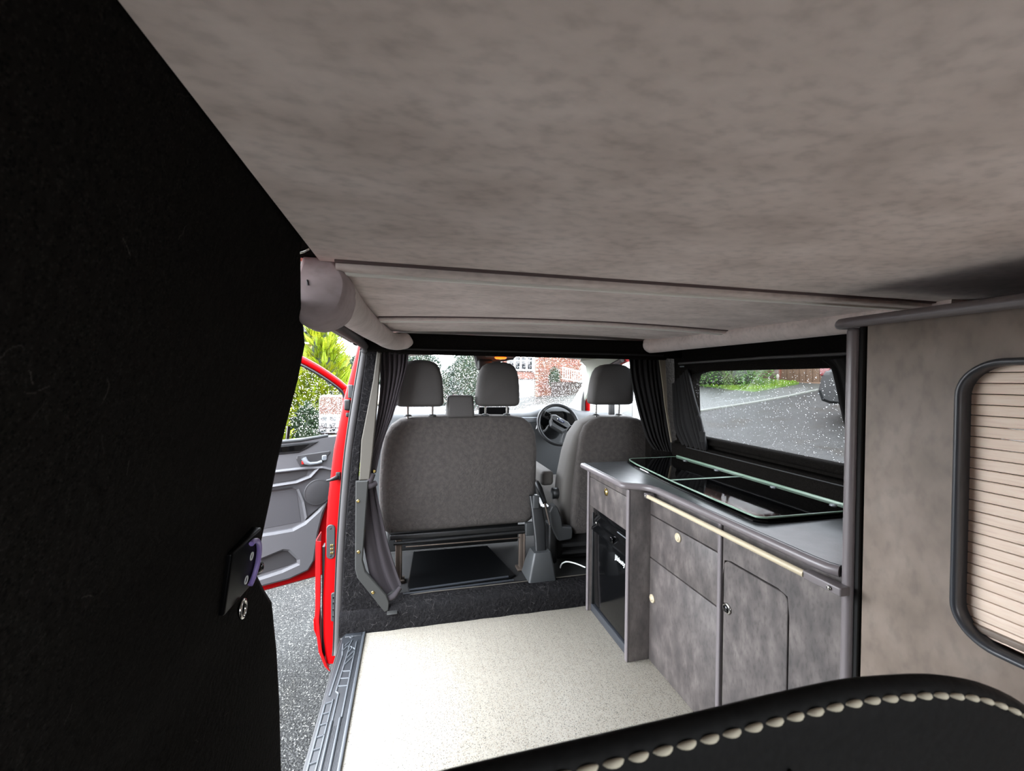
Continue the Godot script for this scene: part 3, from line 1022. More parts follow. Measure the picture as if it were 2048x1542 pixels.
func headrest(x0: float, x1: float, y0: float, y1: float, z: float, parent: Node3D, cx_post: Array, seat_top: float, m: Material) -> void:
	var w := x1 - x0
	var o := PackedVector2Array()
	# flat bottom with small corners, sides leaning in, domed top
	var half := [[0.30, 0.0], [0.42, 0.006], [0.475, 0.03], [0.5, 0.09], [0.498, 0.25], [0.482, 0.45], [0.455, 0.65], [0.415, 0.80], [0.35, 0.905], [0.25, 0.965], [0.12, 0.993]]
	for p in half:
		o.append(Vector2((x0 + x1) / 2 + p[0] * w, lerpf(y0, y1, p[1])))
	o.append(Vector2((x0 + x1) / 2, y1))
	for i in range(half.size() - 1, -1, -1):
		o.append(Vector2((x0 + x1) / 2 - half[i][0] * w, lerpf(y0, y1, half[i][1])))
	var h := part("headrest", cushion(o, z, 0.10, 0.12, y0, 0.006, 0.022), m, parent)
	for x in cx_post:
		part("post", MB.new().tube([V(x, seat_top - 0.03, z - 0.06), V(x, y0 + 0.02, z - 0.055)], 0.0055, 12), M.chrome, h)
		part("collar", MB.new().lathe([Vector2(0, 0), Vector2(0.020, 0), Vector2(0.019, 0.006), Vector2(0.010, 0.010), Vector2(0, 0.010)], Transform3D(Basis(), V(x, seat_top - 0.006, z - 0.06)), 16), M.grey_plastic, h)


func seats() -> void:
	# double passenger seat
	var s := thing("passenger_seat", "wide double passenger seat seen from behind, two headrests", "car seat", V(0.25, 0.1, -2.35))
	var o := P2([-0.105, 0.335, 0.63, 0.342, 0.655, 0.36, 0.664, 0.40, 0.668, 0.60, 0.664, 0.76, 0.652, 0.84, 0.625, 0.895, 0.58, 0.928, 0.52, 0.938, 0.25, 0.944, 0.02, 0.938, -0.05, 0.926, -0.095, 0.895, -0.125, 0.845, -0.142, 0.76, -0.152, 0.60, -0.150, 0.42, -0.140, 0.362])
	part("backrest", cushion(o, -2.22, 0.15, 0.14, 0.34, 0.022, 0.028), M.seat_cloth, s)
	headrest(-0.068, 0.160, 0.992, 1.222, -2.105, s, [-0.013, 0.107], 0.948, M.seat_vinyl)
	headrest(0.325, 0.549, 0.992, 1.219, -2.105, s, [0.378, 0.492], 0.948, M.seat_vinyl)
	var mid := MB.new()
	mid.box(V(0.2475, 0.99, -2.18), V(0.142, 0.115, 0.10), 0.016, 3, 3, Transform3D(), func(p: Vector3) -> Vector3: return V(p.x * (1.0 - (p.y + 0.05) * 0.9), p.y, p.z))
	part("belt_tower", mid, M.seat_vinyl, s, "vinyl covered shoulder belt tower between the headrests")
	part("cushion", MB.new().box(V(0.255, 0.44, -2.56), V(0.80, 0.13, 0.50), 0.05, 4), M.seat_cloth, s)
	part("seat_box", MB.new().box(V(0.27, 0.235, -2.60), V(0.80, 0.27, 0.03), 0.01, 2), M.dark_metal, s)
	# frame under it
	part("seat_rail", MB.new().box(V(0.27, 0.318, -2.235), V(0.74, 0.026, 0.03), 0.004).tube([V(-0.08, 0.288, -2.22), V(0.62, 0.298, -2.22)], 0.009, 10), M.dark_metal, s)
	part("rail_strip", MB.new().box(V(0.28, 0.275, -2.20), V(0.60, 0.005, 0.006), 0.001, 1, 1), M.bare_metal, s)
	for x in [-0.055, 0.600]:
		var lg := MB.new().box(V(x, 0.20, -2.24), V(0.032, 0.22, 0.026), 0.003)
		lg.box(V(x + 0.012, 0.19, -2.226), V(0.010, 0.20, 0.012), 0.002)
		lg.box(V(x, 0.095, -2.235), V(0.06, 0.012, 0.06), 0.002)
		part("leg", lg, M.bare_metal, s)
	part("leg_cover", MB.new().box(V(0.635, 0.315, -2.215), V(0.045, 0.07, 0.03), 0.004, 2), M.grey_plastic, s)
	# driver's seat
	s = thing("driver_seat", "single driver's seat behind the steering wheel, seen from behind beside the worktop", "car seat", V(1.1, 0.1, -2.4))
	o = P2([0.905, 0.26, 1.30, 0.26, 1.345, 0.30, 1.368, 0.40, 1.370, 0.62, 1.362, 0.76, 1.342, 0.84, 1.305, 0.893, 1.25, 0.918, 1.18, 0.928, 1.03, 0.928, 0.975, 0.912, 0.935, 0.88, 0.912, 0.82, 0.900, 0.72, 0.888, 0.52, 0.882, 0.36, 0.886, 0.29])
	part("backrest", cushion(o, -2.21, 0.06, 0.10, 0.26, 0.014, 0.022), M.seat_cloth, s)
	o = P2([0.875, 0.25, 1.34, 0.25, 1.40, 0.32, 1.42, 0.62, 1.40, 0.78, 1.34, 0.885, 1.24, 0.925, 1.03, 0.925, 0.94, 0.89, 0.892, 0.82, 0.862, 0.72, 0.835, 0.55, 0.828, 0.40, 0.845, 0.30])
	part("bolster", cushion(o, -2.255, 0.16, 0.10, 0.26, 0.0, 0.035), M.seat_side, s, "paler side bolster")
	headrest(0.978, 1.234, 0.993, 1.223, -2.165, s, [1.026, 1.168], 0.936, M.seat_vinyl)
	part("cushion", MB.new().box(V(1.11, 0.38, -2.62), V(0.50, 0.16, 0.52), 0.05, 4), M.seat_side, s)
	part("armrest", MB.new().box(V(0.765, 0.566, -2.47), V(0.075, 0.085, 0.36), 0.022, 3), M.seat_side, s)
	part("armrest_pivot", MB.new().lathe([Vector2(0, 0), Vector2(0.032, 0), Vector2(0.032, 0.05), Vector2(0, 0.055)], axes(V(0.80, 0.475, -2.31), V(0, 0, 1), V(1, 0, 0)), 18), M.black_plastic, s)
	var rc := MB.new()
	rc.prism(P2([0.742, 0.405, 0.758, 0.438, 0.775, 0.444, 0.793, 0.425, 0.812, 0.375, 0.822, 0.32, 0.875, 0.312, 0.882, 0.295, 0.878, 0.252, 0.868, 0.244, 0.805, 0.240, 0.792, 0.250, 0.772, 0.285, 0.752, 0.335]), 0.05, 0.006, axes(V(0, 0, -2.215), V(1, 0, 0), V(0, 1, 0)))
	part("recliner_cover", rc, M.grey_plastic, s, "grey plastic recliner cover")
	part("lever", MB.new().tube([V(0.70, 0.30, -2.20), V(0.715, 0.36, -2.22), V(0.708, 0.42, -2.25)], [0.007, 0.009, 0.012], 10), M.grey_plastic, s)
	part("seat_box", MB.new().box(V(1.08, 0.20, -2.46), V(0.56, 0.18, 0.42), 0.02, 2).box(V(1.08, 0.20, -2.235), V(0.50, 0.02, 0.03), 0.004).box(V(1.08, 0.155, -2.235), V(0.50, 0.014, 0.03), 0.004), M.carpet_dark, s)


func cab_floor() -> void:
	# carpeted step up from the living floor to the cab
	var b := MB.new()
	var prof := [[-1.952, -0.005], [-1.956, 0.03], [-1.962, 0.075], [-1.975, 0.094], [-1.995, 0.10], [-2.06, 0.098], [-2.09, 0.095]]
	var g := []
	for i in 25:
		var x := lerpf(-0.30, 1.42, i / 24.0)
		var row := PackedVector3Array()
		for p in prof:
			row.append(V(x, p[1] + (0.002 * sin(i * 1.9) + 0.0022 * sin(i * 0.7)) * clampf(p[1] * 12, 0, 1), p[0] + 0.0025 * sin(i * 2.7)))
		g.append(row)
	b.sheet(g, -0.02)
	struct("trim_cab_step", b, M.carpet, "black carpeted step up to the cab floor")
	struct("trim_step_piping", MB.new().tube(spline([V(-0.06, 0.096, -2.052), V(0.1, 0.1, -2.062), V(0.4, 0.101, -2.063), V(0.8, 0.104, -2.064), V(1.3, 0.104, -2.066)], 5), 0.0025, 6), M.pale_trim, "pale edge of the carpet on the cab step")
	struct("floor_cab", MB.new().box(V(0.55, 0.06, -2.6), V(1.66, 0.05, 1.1), 0.005), M.carpet_dark, "dark metal floor of the cab")
	# shiny tray under the double seat
	var t := thing("underseat_tray", "shiny black tray on the floor under the double seat", "tray", V(0.26, 0.09, -2.3))
	var tr := MB.new()
	tr.prism(P2([0.0, 2.088, 0.50, 2.122, 0.545, 2.155, 0.47, 2.57, 0.02, 2.57, -0.01, 2.14]), 0.012, 0.004, axes(V(0, 0.094, 0), V(1, 0, 0), V(0, 0, -1)))
	part("base", tr, M.gloss_tray, t)
	part("raised_lip", MB.new().tube([V(0.0, 0.104, -2.094), V(0.50, 0.104, -2.128)], 0.006, 8), M.tray_lip, t)
	part("front_lip", MB.new().tube([V(-0.03, 0.098, -2.072), V(0.52, 0.100, -2.092)], 0.006, 8), M.tray_lip, t)
	# tapered box that anchors the belt buckle
	var k := thing("buckle_box", "tapered grey plastic box on the cab step between the seats", "belt anchor", V(0.66, 0.1, -2.07))
	var rings := []
	for e in [[0.098, 0.588, 0.738, -2.045, -2.20], [0.17, 0.602, 0.726, -2.05, -2.18], [0.236, 0.616, 0.712, -2.055, -2.15], [0.242, 0.620, 0.708, -2.06, -2.145]]:
		var ring := PackedVector3Array()
		for q in rrect(e[1], -e[3], e[2], -e[4], 0.012, 3):
			ring.append(V(q.x, e[0], -q.y))
		rings.append(ring)
	part("box", MB.new().loft(rings), M.grey_plastic, k)
	var st := []
	for e in [[0.24, 0.664, -2.10, 0.030], [0.29, 0.664, -2.108, 0.030], [0.36, 0.664, -2.125, 0.034], [0.44, 0.656, -2.15, 0.030], [0.51, 0.640, -2.17, 0.020]]:
		var ring := PackedVector3Array()
		for q in rrect(-e[3], -0.014, e[3], 0.014, 0.010, 3):
			ring.append(V(e[1] + q.x, e[0], e[2] + q.y))
		st.append(ring)
	part("buckle_stalk", MB.new().loft(st), M.black_plastic, k)
	part("buckle", MB.new().box(V(0.648, 0.485, -2.135), V(0.034, 0.07, 0.02), 0.006, 2), M.grey_plastic, k)
	# handbrake between the seats
	var hb := thing("handbrake", "dark handbrake lever between the two cab seats", "handbrake", V(0.70, 0.1, -2.3))
	part("grip", MB.new().tube([V(0.735, 0.44, -2.25), V(0.727, 0.50, -2.32), V(0.72, 0.53, -2.36)], [0.012, 0.017, 0.015], 12), M.black_plastic, hb)
	part("rod", MB.new().tube([V(0.762, 0.30, -2.21), V(0.748, 0.37, -2.23), V(0.735, 0.44, -2.25)], 0.007, 8), M.bare_metal, hb)
	part("base", MB.new().box(V(0.77, 0.22, -2.25), V(0.05, 0.22, 0.10), 0.015, 2), M.dark_metal, hb)
	# white cable
	var cb := spline([V(0.775, 0.135, -2.10), V(0.782, 0.158, -2.095), V(0.805, 0.172, -2.085), V(0.84, 0.175, -2.05), V(0.875, 0.172, -2.0)], 6)
	solo("cable", MB.new().tube(cb, 0.0035, 8), M.white, "thin white cable curving out from behind the fridge cabinet", "cable")


func dashboard() -> void:
	var d := thing("dashboard", "grey dashboard across the cab under the windscreen", "dashboard", V(0.6, 0.5, -3.1))
	var prof := [[-2.93, 0.30], [-2.92, 0.55], [-2.90, 0.74], [-2.905, 0.86], [-2.93, 0.888], [-3.0, 0.896], [-3.25, 0.885], [-3.5, 0.86]]
	var g := []
	for i in 33:
		var x := lerpf(-0.32, 1.45, i / 32.0)
		var hump := exp(-pow((x - 1.04) / 0.16, 4)) * 0.045
		var row := PackedVector3Array()
		for p in prof:
			var k := clampf((p[1] - 0.78) / 0.1, 0, 1)
			row.append(V(x, p[1] + hump * k * (1.0 if p[0] > -3.3 else 0.3), p[0] + hump * k * 0.8))
		g.append(row)
	part("body", MB.new().sheet(g, -0.03), M.dash_grey, d)
	# silver lower band
	part("fascia_band", MB.new().box(V(0.45, 0.845, -2.895), V(1.0, 0.035, 0.014), 0.005, 2), M.silver_plastic, d)
	part("vent", MB.new().box(V(0.738, 0.846, -2.886), V(0.075, 0.036, 0.014), 0.004, 2), M.silver_plastic, d)
	part("vent", MB.new().box(V(0.738, 0.846, -2.8775), V(0.055, 0.020, 0.004), 0.001), M.gloss_black, d)
	# dark instrument opening
	var cl := PackedVector2Array()
	for q in P2([0.86, 0.78, 0.875, 0.85, 0.92, 0.89, 0.98, 0.906, 1.07, 0.906, 1.13, 0.89, 1.175, 0.85, 1.19, 0.78]):
		cl.append(q)
	part("instrument_cluster", MB.new().prism(cl, 0.03, 0.006, axes(V(0, 0, -2.868), V(1, 0, 0), V(0, 1, 0))), M.gloss_black, d, "black instrument cluster")
	part("screen", MB.new().box(V(0.567, 0.90, -2.90), V(0.215, 0.075, 0.03), 0.008, 2), M.screen_black, d, "black upright centre screen")
	part("switch_panel", MB.new().box(V(1.235, 0.80, -2.86), V(0.05, 0.06, 0.03), 0.008, 2), M.silver_plastic, d)
	# steering wheel, turned a little to the left and tilted
	var s := thing("steering_wheel", "black steering wheel with an oval badge, beside the driver's seat", "steering wheel", V(0.99, 0.82, -2.74))
	var xf := Transform3D(Basis(V(1, 0, 0), deg_to_rad(-24)) * Basis(V(0, 0, 1), deg_to_rad(-33)), V(0.985, 0.826, -2.735))
	var ring := []
	for k in 48:
		var a := TAU * k / 48
		ring.append(xf * V(cos(a) * 0.142, sin(a) * 0.142, 0))
	part("rim", MB.new().tube(ring, 0.0125, 12, false, true), M.black_leatherette, s)
	var hub := P2([-0.075, 0.028, -0.05, 0.043, 0.05, 0.043, 0.075, 0.028, 0.066, -0.02, 0.046, -0.052, -0.046, -0.052, -0.066, -0.02])
	part("hub", MB.new().prism(hub, 0.035, 0.008, xf.translated_local(V(0, 0, 0.012))), M.grey_plastic, s, "grey airbag hub")
	part("hub_groove", MB.new().prism(P2([-0.064, -0.002, 0.064, -0.002, 0.05, -0.018, 0.0, -0.022, -0.05, -0.018]), 0.004, 0.001, xf.translated_local(V(0, 0, 0.0295))), M.gloss_black, s)
	var ov := PackedVector2Array()
	var ov2 := PackedVector2Array()
	for k in 28:
		ov.append(Vector2(cos(TAU * k / 28) * 0.029, sin(TAU * k / 28) * 0.0115 + 0.020))
		ov2.append(Vector2(cos(TAU * k / 28) * 0.026, sin(TAU * k / 28) * 0.009 + 0.020))
	var bd := part("badge", MB.new().prism(ov, 0.004, 0.001, xf.translated_local(V(0, 0, 0.031))), M.chrome, s, "silver rimmed blue oval badge")
	part("badge_field", MB.new().prism(ov2, 0.004, 0.0005, xf.translated_local(V(0, 0, 0.0318))), M.badge_blue, bd)
	var tm := TextMesh.new()
	tm.text = "Ford"
	var sf := SystemFont.new()
	sf.font_names = PackedStringArray(["Droid Serif"])
	sf.font_italic = true
	tm.font = sf
	tm.font_size = 28
	tm.pixel_size = 0.00048
	tm.depth = 0.0012
	var bt := part("badge_lettering", tm, M.white, bd)
	bt.transform = Transform3D(xf.basis, xf * V(0, 0.020, 0.0344) - s.position)
	bt.position = xf * V(0, 0.020, 0.0344)
	for sg in [-1.0, 1.0]:
		part("spoke", MB.new().box(V(sg * 0.105, 0.012, 0.004), V(0.07, 0.045, 0.018), 0.008, 2, 1, xf), M.black_plastic, s)
		part("button_pad", MB.new().box(V(sg * 0.098, 0.014, 0.015), V(0.045, 0.034, 0.008), 0.003, 1, 1, xf), M.gloss_black, s)
		part("lower_spoke", MB.new().tube([xf * V(sg * 0.055, -0.045, 0.006), xf * V(sg * 0.06, -0.085, 0.006), xf * V(sg * 0.075, -0.122, 0.0)], [0.005, 0.006, 0.007], 10), M.grey_plastic, s)
	part("column", MB.new().tube([xf * V(0, 0, -0.005), xf * V(0, 0, -0.16)], [0.05, 0.06], 16), M.gloss_black, s)
	part("stalk", MB.new().tube([xf * V(0.05, 0.03, -0.03), xf * V(0.13, 0.07, -0.03), xf * V(0.165, 0.085, -0.025)], [0.006, 0.009, 0.012], 10), M.black_plastic, s)


func windscreen() -> void:
	# raked pane
	var b := MB.new()
	var g := []
	for i in 13:
		var x := lerpf(-0.30, 1.43, i / 12.0)
		var row := PackedVector3Array()
		for j in 7:
			var t := j / 6.0
			row.append(V(x, lerpf(0.84, 1.36, t), lerpf(-3.52, -2.80, t) + 0.10 * pow((x - 0.6) / 0.85, 2)))
		g.append(row)
	var w := struct("window_1", b.sheet(g, 0.004), M.glass, "windscreen covered in raindrops")
	var nrm := Basis(V(1, 0, 0), V(0, 0.585, 0.811), V(0, -0.811, 0.585))   # its third axis points back; drops sit outside
	drops(w, 9000, func() -> Transform3D:
		var x := rng.randf_range(-0.1, 1.38)
		var t := rng.randf_range(0.02, 0.92)
		var p := V(x, lerpf(0.84, 1.36, t), lerpf(-3.52, -2.80, t) + 0.10 * pow((x - 0.6) / 0.85, 2))
		return Transform3D(Basis(V(1, 0, 0), V(0, -0.585, -0.811), V(0, 0.811, -0.585)).scaled_local(Vector3.ONE * rng.randf_range(0.7, 1.7)), p + V(0, 0.004, -0.003)))
	# driver's side pillar, pale; outline by its two edges
	var inner := [V(1.186, 1.268, -2.85), V(1.237, 1.230, -2.87), V(1.268, 1.176, -2.92), V(1.284, 1.085, -3.05), V(1.284, 0.999, -3.18), V(1.283, 0.901, -3.32)]
	var outer := [V(1.325, 1.290, -2.45), V(1.304, 1.246, -2.60), V(1.281, 1.187, -2.75), V(1.288, 1.077, -2.90), V(1.284, 0.979, -3.00), V(1.295, 0.817, -3.10)]
	var rows := []
	for i in inner.size():
		var row := PackedVector3Array()
		var mid: Vector3 = (inner[i] + outer[i]) / 2 + V(-0.015, 0, 0.02)
		for k in 7:
			var t := k / 6.0
			row.append(inner[i].lerp(mid, t).lerp(mid.lerp(outer[i], t), t))
		rows.append(row)
	struct("trim_windscreen_pillar", MB.new().sheet(rows, -0.02), M.pale_green_trim, "pale windscreen pillar trim on the driver's side")
	var hl := MB.new()
	var g2 := []
	for i in 5:
		var row := PackedVector3Array()
		var x := lerpf(1.0, 1.36, i / 4.0)
		for j in 5:
			row.append(V(x, lerpf(1.262, 1.30, j / 4.0), lerpf(-2.86, -2.40, j / 4.0)))
		g2.append(row)
	# passenger side pillar, mostly behind the curtain
	struct("trim_windscreen_pillar", MB.new().tube([V(-0.20, 1.27, -2.85), V(-0.27, 1.05, -3.1), V(-0.30, 0.86, -3.34)], [0.04, 0.045, 0.05], 10), M.pale_green_trim, "pale windscreen pillar trim on the passenger side")
	# bonnet and scuttle outside
	struct("trim_bonnet", MB.new().box(V(0.6, 0.80, -3.75), V(1.5, 0.04, 0.55), 0.02, 2, 1), M.red_paint, "red bonnet in front of the windscreen")
	# rear view mirror with its bracket shell
	var m := thing("rear_view_mirror", "dark rear view mirror at the top of the windscreen", "mirror", V(0.47, 1.23, -2.7))
	part("housing", MB.new().box(V(0.47, 1.222, -2.70), V(0.10, 0.075, 0.035), 0.016, 3, 1, Transform3D(), null), M.black_plastic, m)
	part("sensor_cover", MB.new().prism(P2([0.392, 1.30, 0.422, 1.20, 0.445, 1.185, 0.52, 1.235, 0.66, 1.262, 0.70, 1.30]), 0.06, 0.012, axes(V(0, 0, -2.75), V(1, 0, 0), V(0, 1, 0))), M.grey_plastic, m)
	# courtesy lamp, lit amber
	var c := thing("courtesy_lamp", "small amber courtesy lamp glowing under the cab roof", "lamp", V(0.55, 1.265, -2.62))
	part("housing", MB.new().box(V(0.55, 1.283, -2.62), V(0.18, 0.024, 0.09), 0.008, 2), M.pale_trim, c)
	part("lens", MB.new().lathe([Vector2(0, 0.0), Vector2(0.030, 0.0), Vector2(0.033, -0.006), Vector2(0.024, -0.013), Vector2(0, -0.015)], Transform3D(Basis.from_scale(V(1.2, 1, 0.7)), V(0.548, 1.271, -2.60)), 20), M.amber_lamp, c, "glowing amber lens")
	var l := OmniLight3D.new()
	l.name = "courtesy_light"
	l.light_color = Color(1.0, 0.5, 0.15)
	l.light_energy = 0.006
	l.omni_range = 4.0
	l.omni_attenuation = 2.0
	l.light_size = 0.03
	l.shadow_enabled = true
	l.position = V(0.548, 1.245, -2.60) - c.position
	c.add_child(l)


func driver_door() -> void:
	var d := thing("driver_door", "red driver's door with a black seal, seen past the windscreen pillar", "car door", V(1.45, 0.4, -2.7))
	var pts := [V(1.36, 1.27, -2.50), V(1.355, 1.22, -2.72), V(1.338, 1.125, -2.95), V(1.316, 1.018, -3.01), V(1.316, 0.921, -3.03), V(1.335, 0.80, -3.05), V(1.36, 0.6, -3.06)]
	var red := []
	for p in pts:
		red.append(p + V(0.006, 0, 0.012))
	part("window_frame", MB.new().tube(spline(red, 4), 0.019, 12), M.red_paint, d, "red painted window frame")
	var sl := []
	for p in pts:
		sl.append(p + V(-0.028, -0.005, 0.005))
	part("seal", MB.new().tube(spline(sl, 4), 0.016, 10), M.seal, d)
	part("panel", MB.new().box(V(1.47, 0.35, -2.65), V(0.05, 0.86, 0.85), 0.02, 2), M.door_grey, d)
	part("rear_frame", MB.new().tube([V(1.43, 0.78, -2.30), V(1.40, 1.05, -2.29), V(1.37, 1.27, -2.30)], 0.016, 10), M.black_plastic, d)
	part("pane", MB.new().prism(P2([2.30, 0.78, 3.03, 0.78, 2.98, 1.05, 2.72, 1.25, 2.30, 1.25]), 0.004, 0.0, axes(V(1.405, 0, 0), V(0, 0, -1), V(-0.06, 1, 0))), M.glass, d)
	# door mirror seen through the pane
	var m := thing("door_mirror", "driver's side door mirror outside the cab window", "mirror", V(1.62, 0.9, -3.0))
	part("shell", MB.new().box(V(1.60, 0.94, -3.02), V(0.19, 0.26, 0.09), 0.035, 3), M.black_plastic, m)
	part("glass", MB.new().box(V(1.60, 0.94, -2.974), V(0.15, 0.21, 0.004), 0.001), M.mirror_glass, m)


func door_side() -> void:
	# rubber seal down the front of the sliding door opening and along its top
	var seal := [V(-0.196, 1.272, -0.95), V(-0.196, 1.275, -1.5), V(-0.197, 1.272, -1.93), V(-0.2, 1.256, -1.985), V(-0.205, 1.23, -2.0), V(-0.236, 1.032, -2.0), V(-0.266, 0.808, -2.0), V(-0.285, 0.585, -2.0), V(-0.298, 0.361, -2.0), V(-0.305, 0.16, -2.0), V(-0.310, -0.04, -2.0), V(-0.312, -0.10, -1.99)]
	var rings := []
	var sp := spline(seal, 5)
	var b := MB.new()
	b.tube(sp, 0.0175, 12)
	struct("trim_door_seal", b, M.seal, "grey rubber seal round the sliding door opening")
	var lip := []
	for p in sp:
		lip.append(p + V(-0.0165, 0.002, 0.008))
	struct("trim_seal_lip", MB.new().tube(lip, 0.0035, 8), M.black_plastic, "dark lip of the sliding door seal")
	struct("wall_left_top", MB.new().box(V(-0.215, 1.375, -0.71), V(0.13, 0.07, 0.22), 0.01), M.felt, "black felt in the corner between the side panel and the ceiling")
	struct("trim_roof_rail", MB.new().box(V(-0.235, 1.325, -1.45), V(0.07, 0.085, 1.05), 0.02, 3), M.headliner_grey, "grey roof rail over the sliding door opening")
	struct("trim_roof_lining", MB.new().box(V(-0.175, 1.335, -1.46), V(0.09, 0.05, 1.06), 0.008).box(V(-0.19, 1.318, -1.995), V(0.12, 0.085, 0.06), 0.008), M.felt, "black felt between the roof rail and the padded pelmet")
	# red body pillar outside the seal
	var l := [[1.285, -0.19, -0.232], [1.257, -0.20, -0.237], [1.031, -0.245, -0.292], [0.807, -0.276, -0.333], [0.584, -0.295, -0.357], [0.36, -0.308, -0.369], [0.136, -0.316, -0.378], [-0.04, -0.32, -0.376], [-0.16, -0.322, -0.362]]
	var g := []
	for e in l:
		g.append(PackedVector3Array([V(e[1] + 0.03, e[0], -2.03), V(e[1], e[0], -2.025), V(e[2] + 0.012, e[0], -2.030), V(e[2] + 0.003, e[0], -2.036), V(e[2], e[0], -2.046), V(e[2], e[0], -2.10)]))
	struct("wall_pillar_left", MB.new().sheet(g, -0.004), M.red_paint, "red body pillar in front of the sliding door opening")
	# outer skin flange and lower wing
	g = []
	for e in [[0.40, -0.384, -0.405], [0.36, -0.385, -0.407], [0.1, -0.388, -0.407], [0.05, -0.392, -0.409], [-0.02, -0.388, -0.402], [-0.10, -0.378, -0.393], [-0.17, -0.355, -0.368], [-0.19, -0.345, -0.352]]:
		g.append(PackedVector3Array([V(e[1], e[0], -2.022), V(e[2], e[0], -2.030), V(e[2] - 0.003, e[0], -2.045), V(e[2] - 0.003, e[0], -2.15)]))
	struct("wall_skin_left", MB.new().sheet(g, -0.003), M.red_paint, "red outer skin edge beside the body pillar")
	struct("trim_pillar_gap", MB.new().box(V(-0.377, 0.12, -2.06), V(0.014, 0.5, 0.05), 0.003), M.dark_metal, "dark gap behind the outer skin")
	var fl := thing("mud_flap", "small dark red flap at the foot of the body pillar", "flap", V(-0.40, 0.0, -2.04))
	part("flap", MB.new().prism(P2([-0.392, 0.085, -0.408, 0.075, -0.418, 0.045, -0.416, 0.0, -0.404, -0.035, -0.392, -0.03]), 0.012, 0.003, axes(V(0, 0, -2.035), V(1, 0, 0), V(0, 1, 0))), M.red_paint, fl)
	# fittings on the pillar
	var cp := thing("contact_plate", "dark oval contact plate with brass contacts on the red body pillar", "plate", V(-0.343, 0.40, -2.022))
	part("plate", MB.new().prism(rrect(-0.3625, 0.318, -0.327, 0.472, 0.0175, 6), 0.008, 0.002, axes(V(0, 0, -2.022), V(1, 0, 0), V(0, 1, 0))), M.grey_plastic, cp)
	for y in [0.345, 0.362, 0.379]:
		for x in [-0.343, -0.336]:
			part("contact", MB.new().box(V(x, y, -2.017), V(0.0055, 0.011, 0.004), 0.001), M.brass, cp)
	for y in [0.332, 0.456]:
		part("screw", MB.new().lathe([Vector2(0, 0), Vector2(0.004, 0), Vector2(0.003, 0.002), Vector2(0, 0.002)], axes(V(-0.345, y, -2.018), V(1, 0, 0), V(0, 0, 1)), 10), M.dark_metal, cp)
	var lk := thing("door_striker", "dark metal striker pin on the red body pillar, above the contact plate", "striker", V(-0.335, 0.685, -2.02))
	part("pin", MB.new().tube([V(-0.317, 0.685, -2.025), V(-0.322, 0.685, -2.0), V(-0.345, 0.679, -1.99), V(-0.358, 0.678, -1.99)], [0.011, 0.010, 0.006, 0.004], 12), M.dark_metal, lk)
	part("base", MB.new().box(V(-0.314, 0.69, -2.02), V(0.02, 0.035, 0.012), 0.004, 2), M.dark_metal, lk)
	var lo := thing("lower_catch", "dark slotted catch plate low on the red body pillar beside the seal", "catch", V(-0.328, 0.1, -2.02))
	part("plate", MB.new().prism(rrect(-0.342, 0.035, -0.316, 0.165, 0.008, 3), 0.008, 0.002, axes(V(0, 0, -2.02), V(1, 0, 0), V(0, 1, 0))), M.grey_plastic, lo)
	for y in [0.06, 0.09, 0.12, 0.145]:
		part("slot", MB.new().box(V(-0.329, y, -2.015), V(0.012, 0.013, 0.004), 0.003, 1), M.gloss_black, lo)
	var hc := thing("upper_catch", "dark metal catch high on the red body pillar", "catch", V(-0.272, 1.03, -2.02))
	part("bracket", MB.new().box(V(-0.262, 1.07, -2.015), V(0.022, 0.06, 0.016), 0.004, 2), M.grey_plastic, hc)
	part("latch", MB.new().box(V(-0.275, 1.01, -2.012), V(0.028, 0.05, 0.02), 0.008, 2).box(V(-0.272, 0.965, -2.015), V(0.02, 0.02, 0.016), 0.005, 2), M.dark_metal, hc)
	# carpeted panel from seal to cab opening
	var poly := P2([-0.185, 1.30, -0.13, 1.30, -0.143, 1.257, -0.160, 1.122, -0.185, 0.988, -0.212, 0.853, -0.226, 0.679, -0.230, 0.293, -0.222, 0.250, -0.104, 0.082, -0.02, 0.075, -0.02, -0.02, -0.30, -0.02, -0.29, 0.181, -0.283, 0.361, -0.269, 0.585, -0.25, 0.808, -0.217, 1.032])
	struct("wall_pillar_lining", MB.new().prism(poly, 0.03, 0.004, axes(V(0, 0, -1.992), V(1, 0, 0), V(0, 1, 0))), M.carpet, "black carpet lining beside the cab curtain, with pale hairs")
	# pale pillar strip
	var strip := P2([-0.147, 1.25, -0.128, 1.245, -0.134, 1.18, -0.142, 1.05, -0.152, 0.93, -0.163, 0.80, -0.176, 0.677, -0.220, 0.677, -0.212, 0.853, -0.187, 0.988, -0.163, 1.122])
	struct("trim_pillar_strip", MB.new().prism(strip, 0.03, 0.004, axes(V(0, 0, -1.986), V(1, 0, 0), V(0, 1, 0))), M.pale_trim, "pale trim strip beside the cab curtain")
	# plate with the curtain poppers
	var pp := thing("popper_plate", "olive grey plate with brass poppers beside the cab curtain", "plate", V(-0.2, 0.08, -1.97))
	part("plate", MB.new().prism(P2([-0.234, 0.676, -0.18, 0.676, -0.203, 0.32, -0.19, 0.27, -0.10, 0.155, -0.088, 0.12, -0.091, 0.085, -0.108, 0.078, -0.225, 0.245, -0.235, 0.285]), 0.02, 0.004, axes(V(0, 0, -1.972), V(1, 0, 0), V(0, 1, 0))), M.olive_plate, pp)
	for q in [[-0.229, 0.588], [-0.226, 0.292 + 0.07], [-0.165, 0.175]]:
		popper(V(q[0] + 0.006, q[1], -1.962), pp)
	# grommet, clip
	struct("trim_step_clip", MB.new().box(V(-0.075, 0.081, -1.95), V(0.045, 0.003, 0.03), 0.001), M.olive_plate, "small bent plate on the carpeted step")
	# tread strip
	tread()
	# touch panel on the left wall
	var n := V(0.985, -0.12, 0.12)
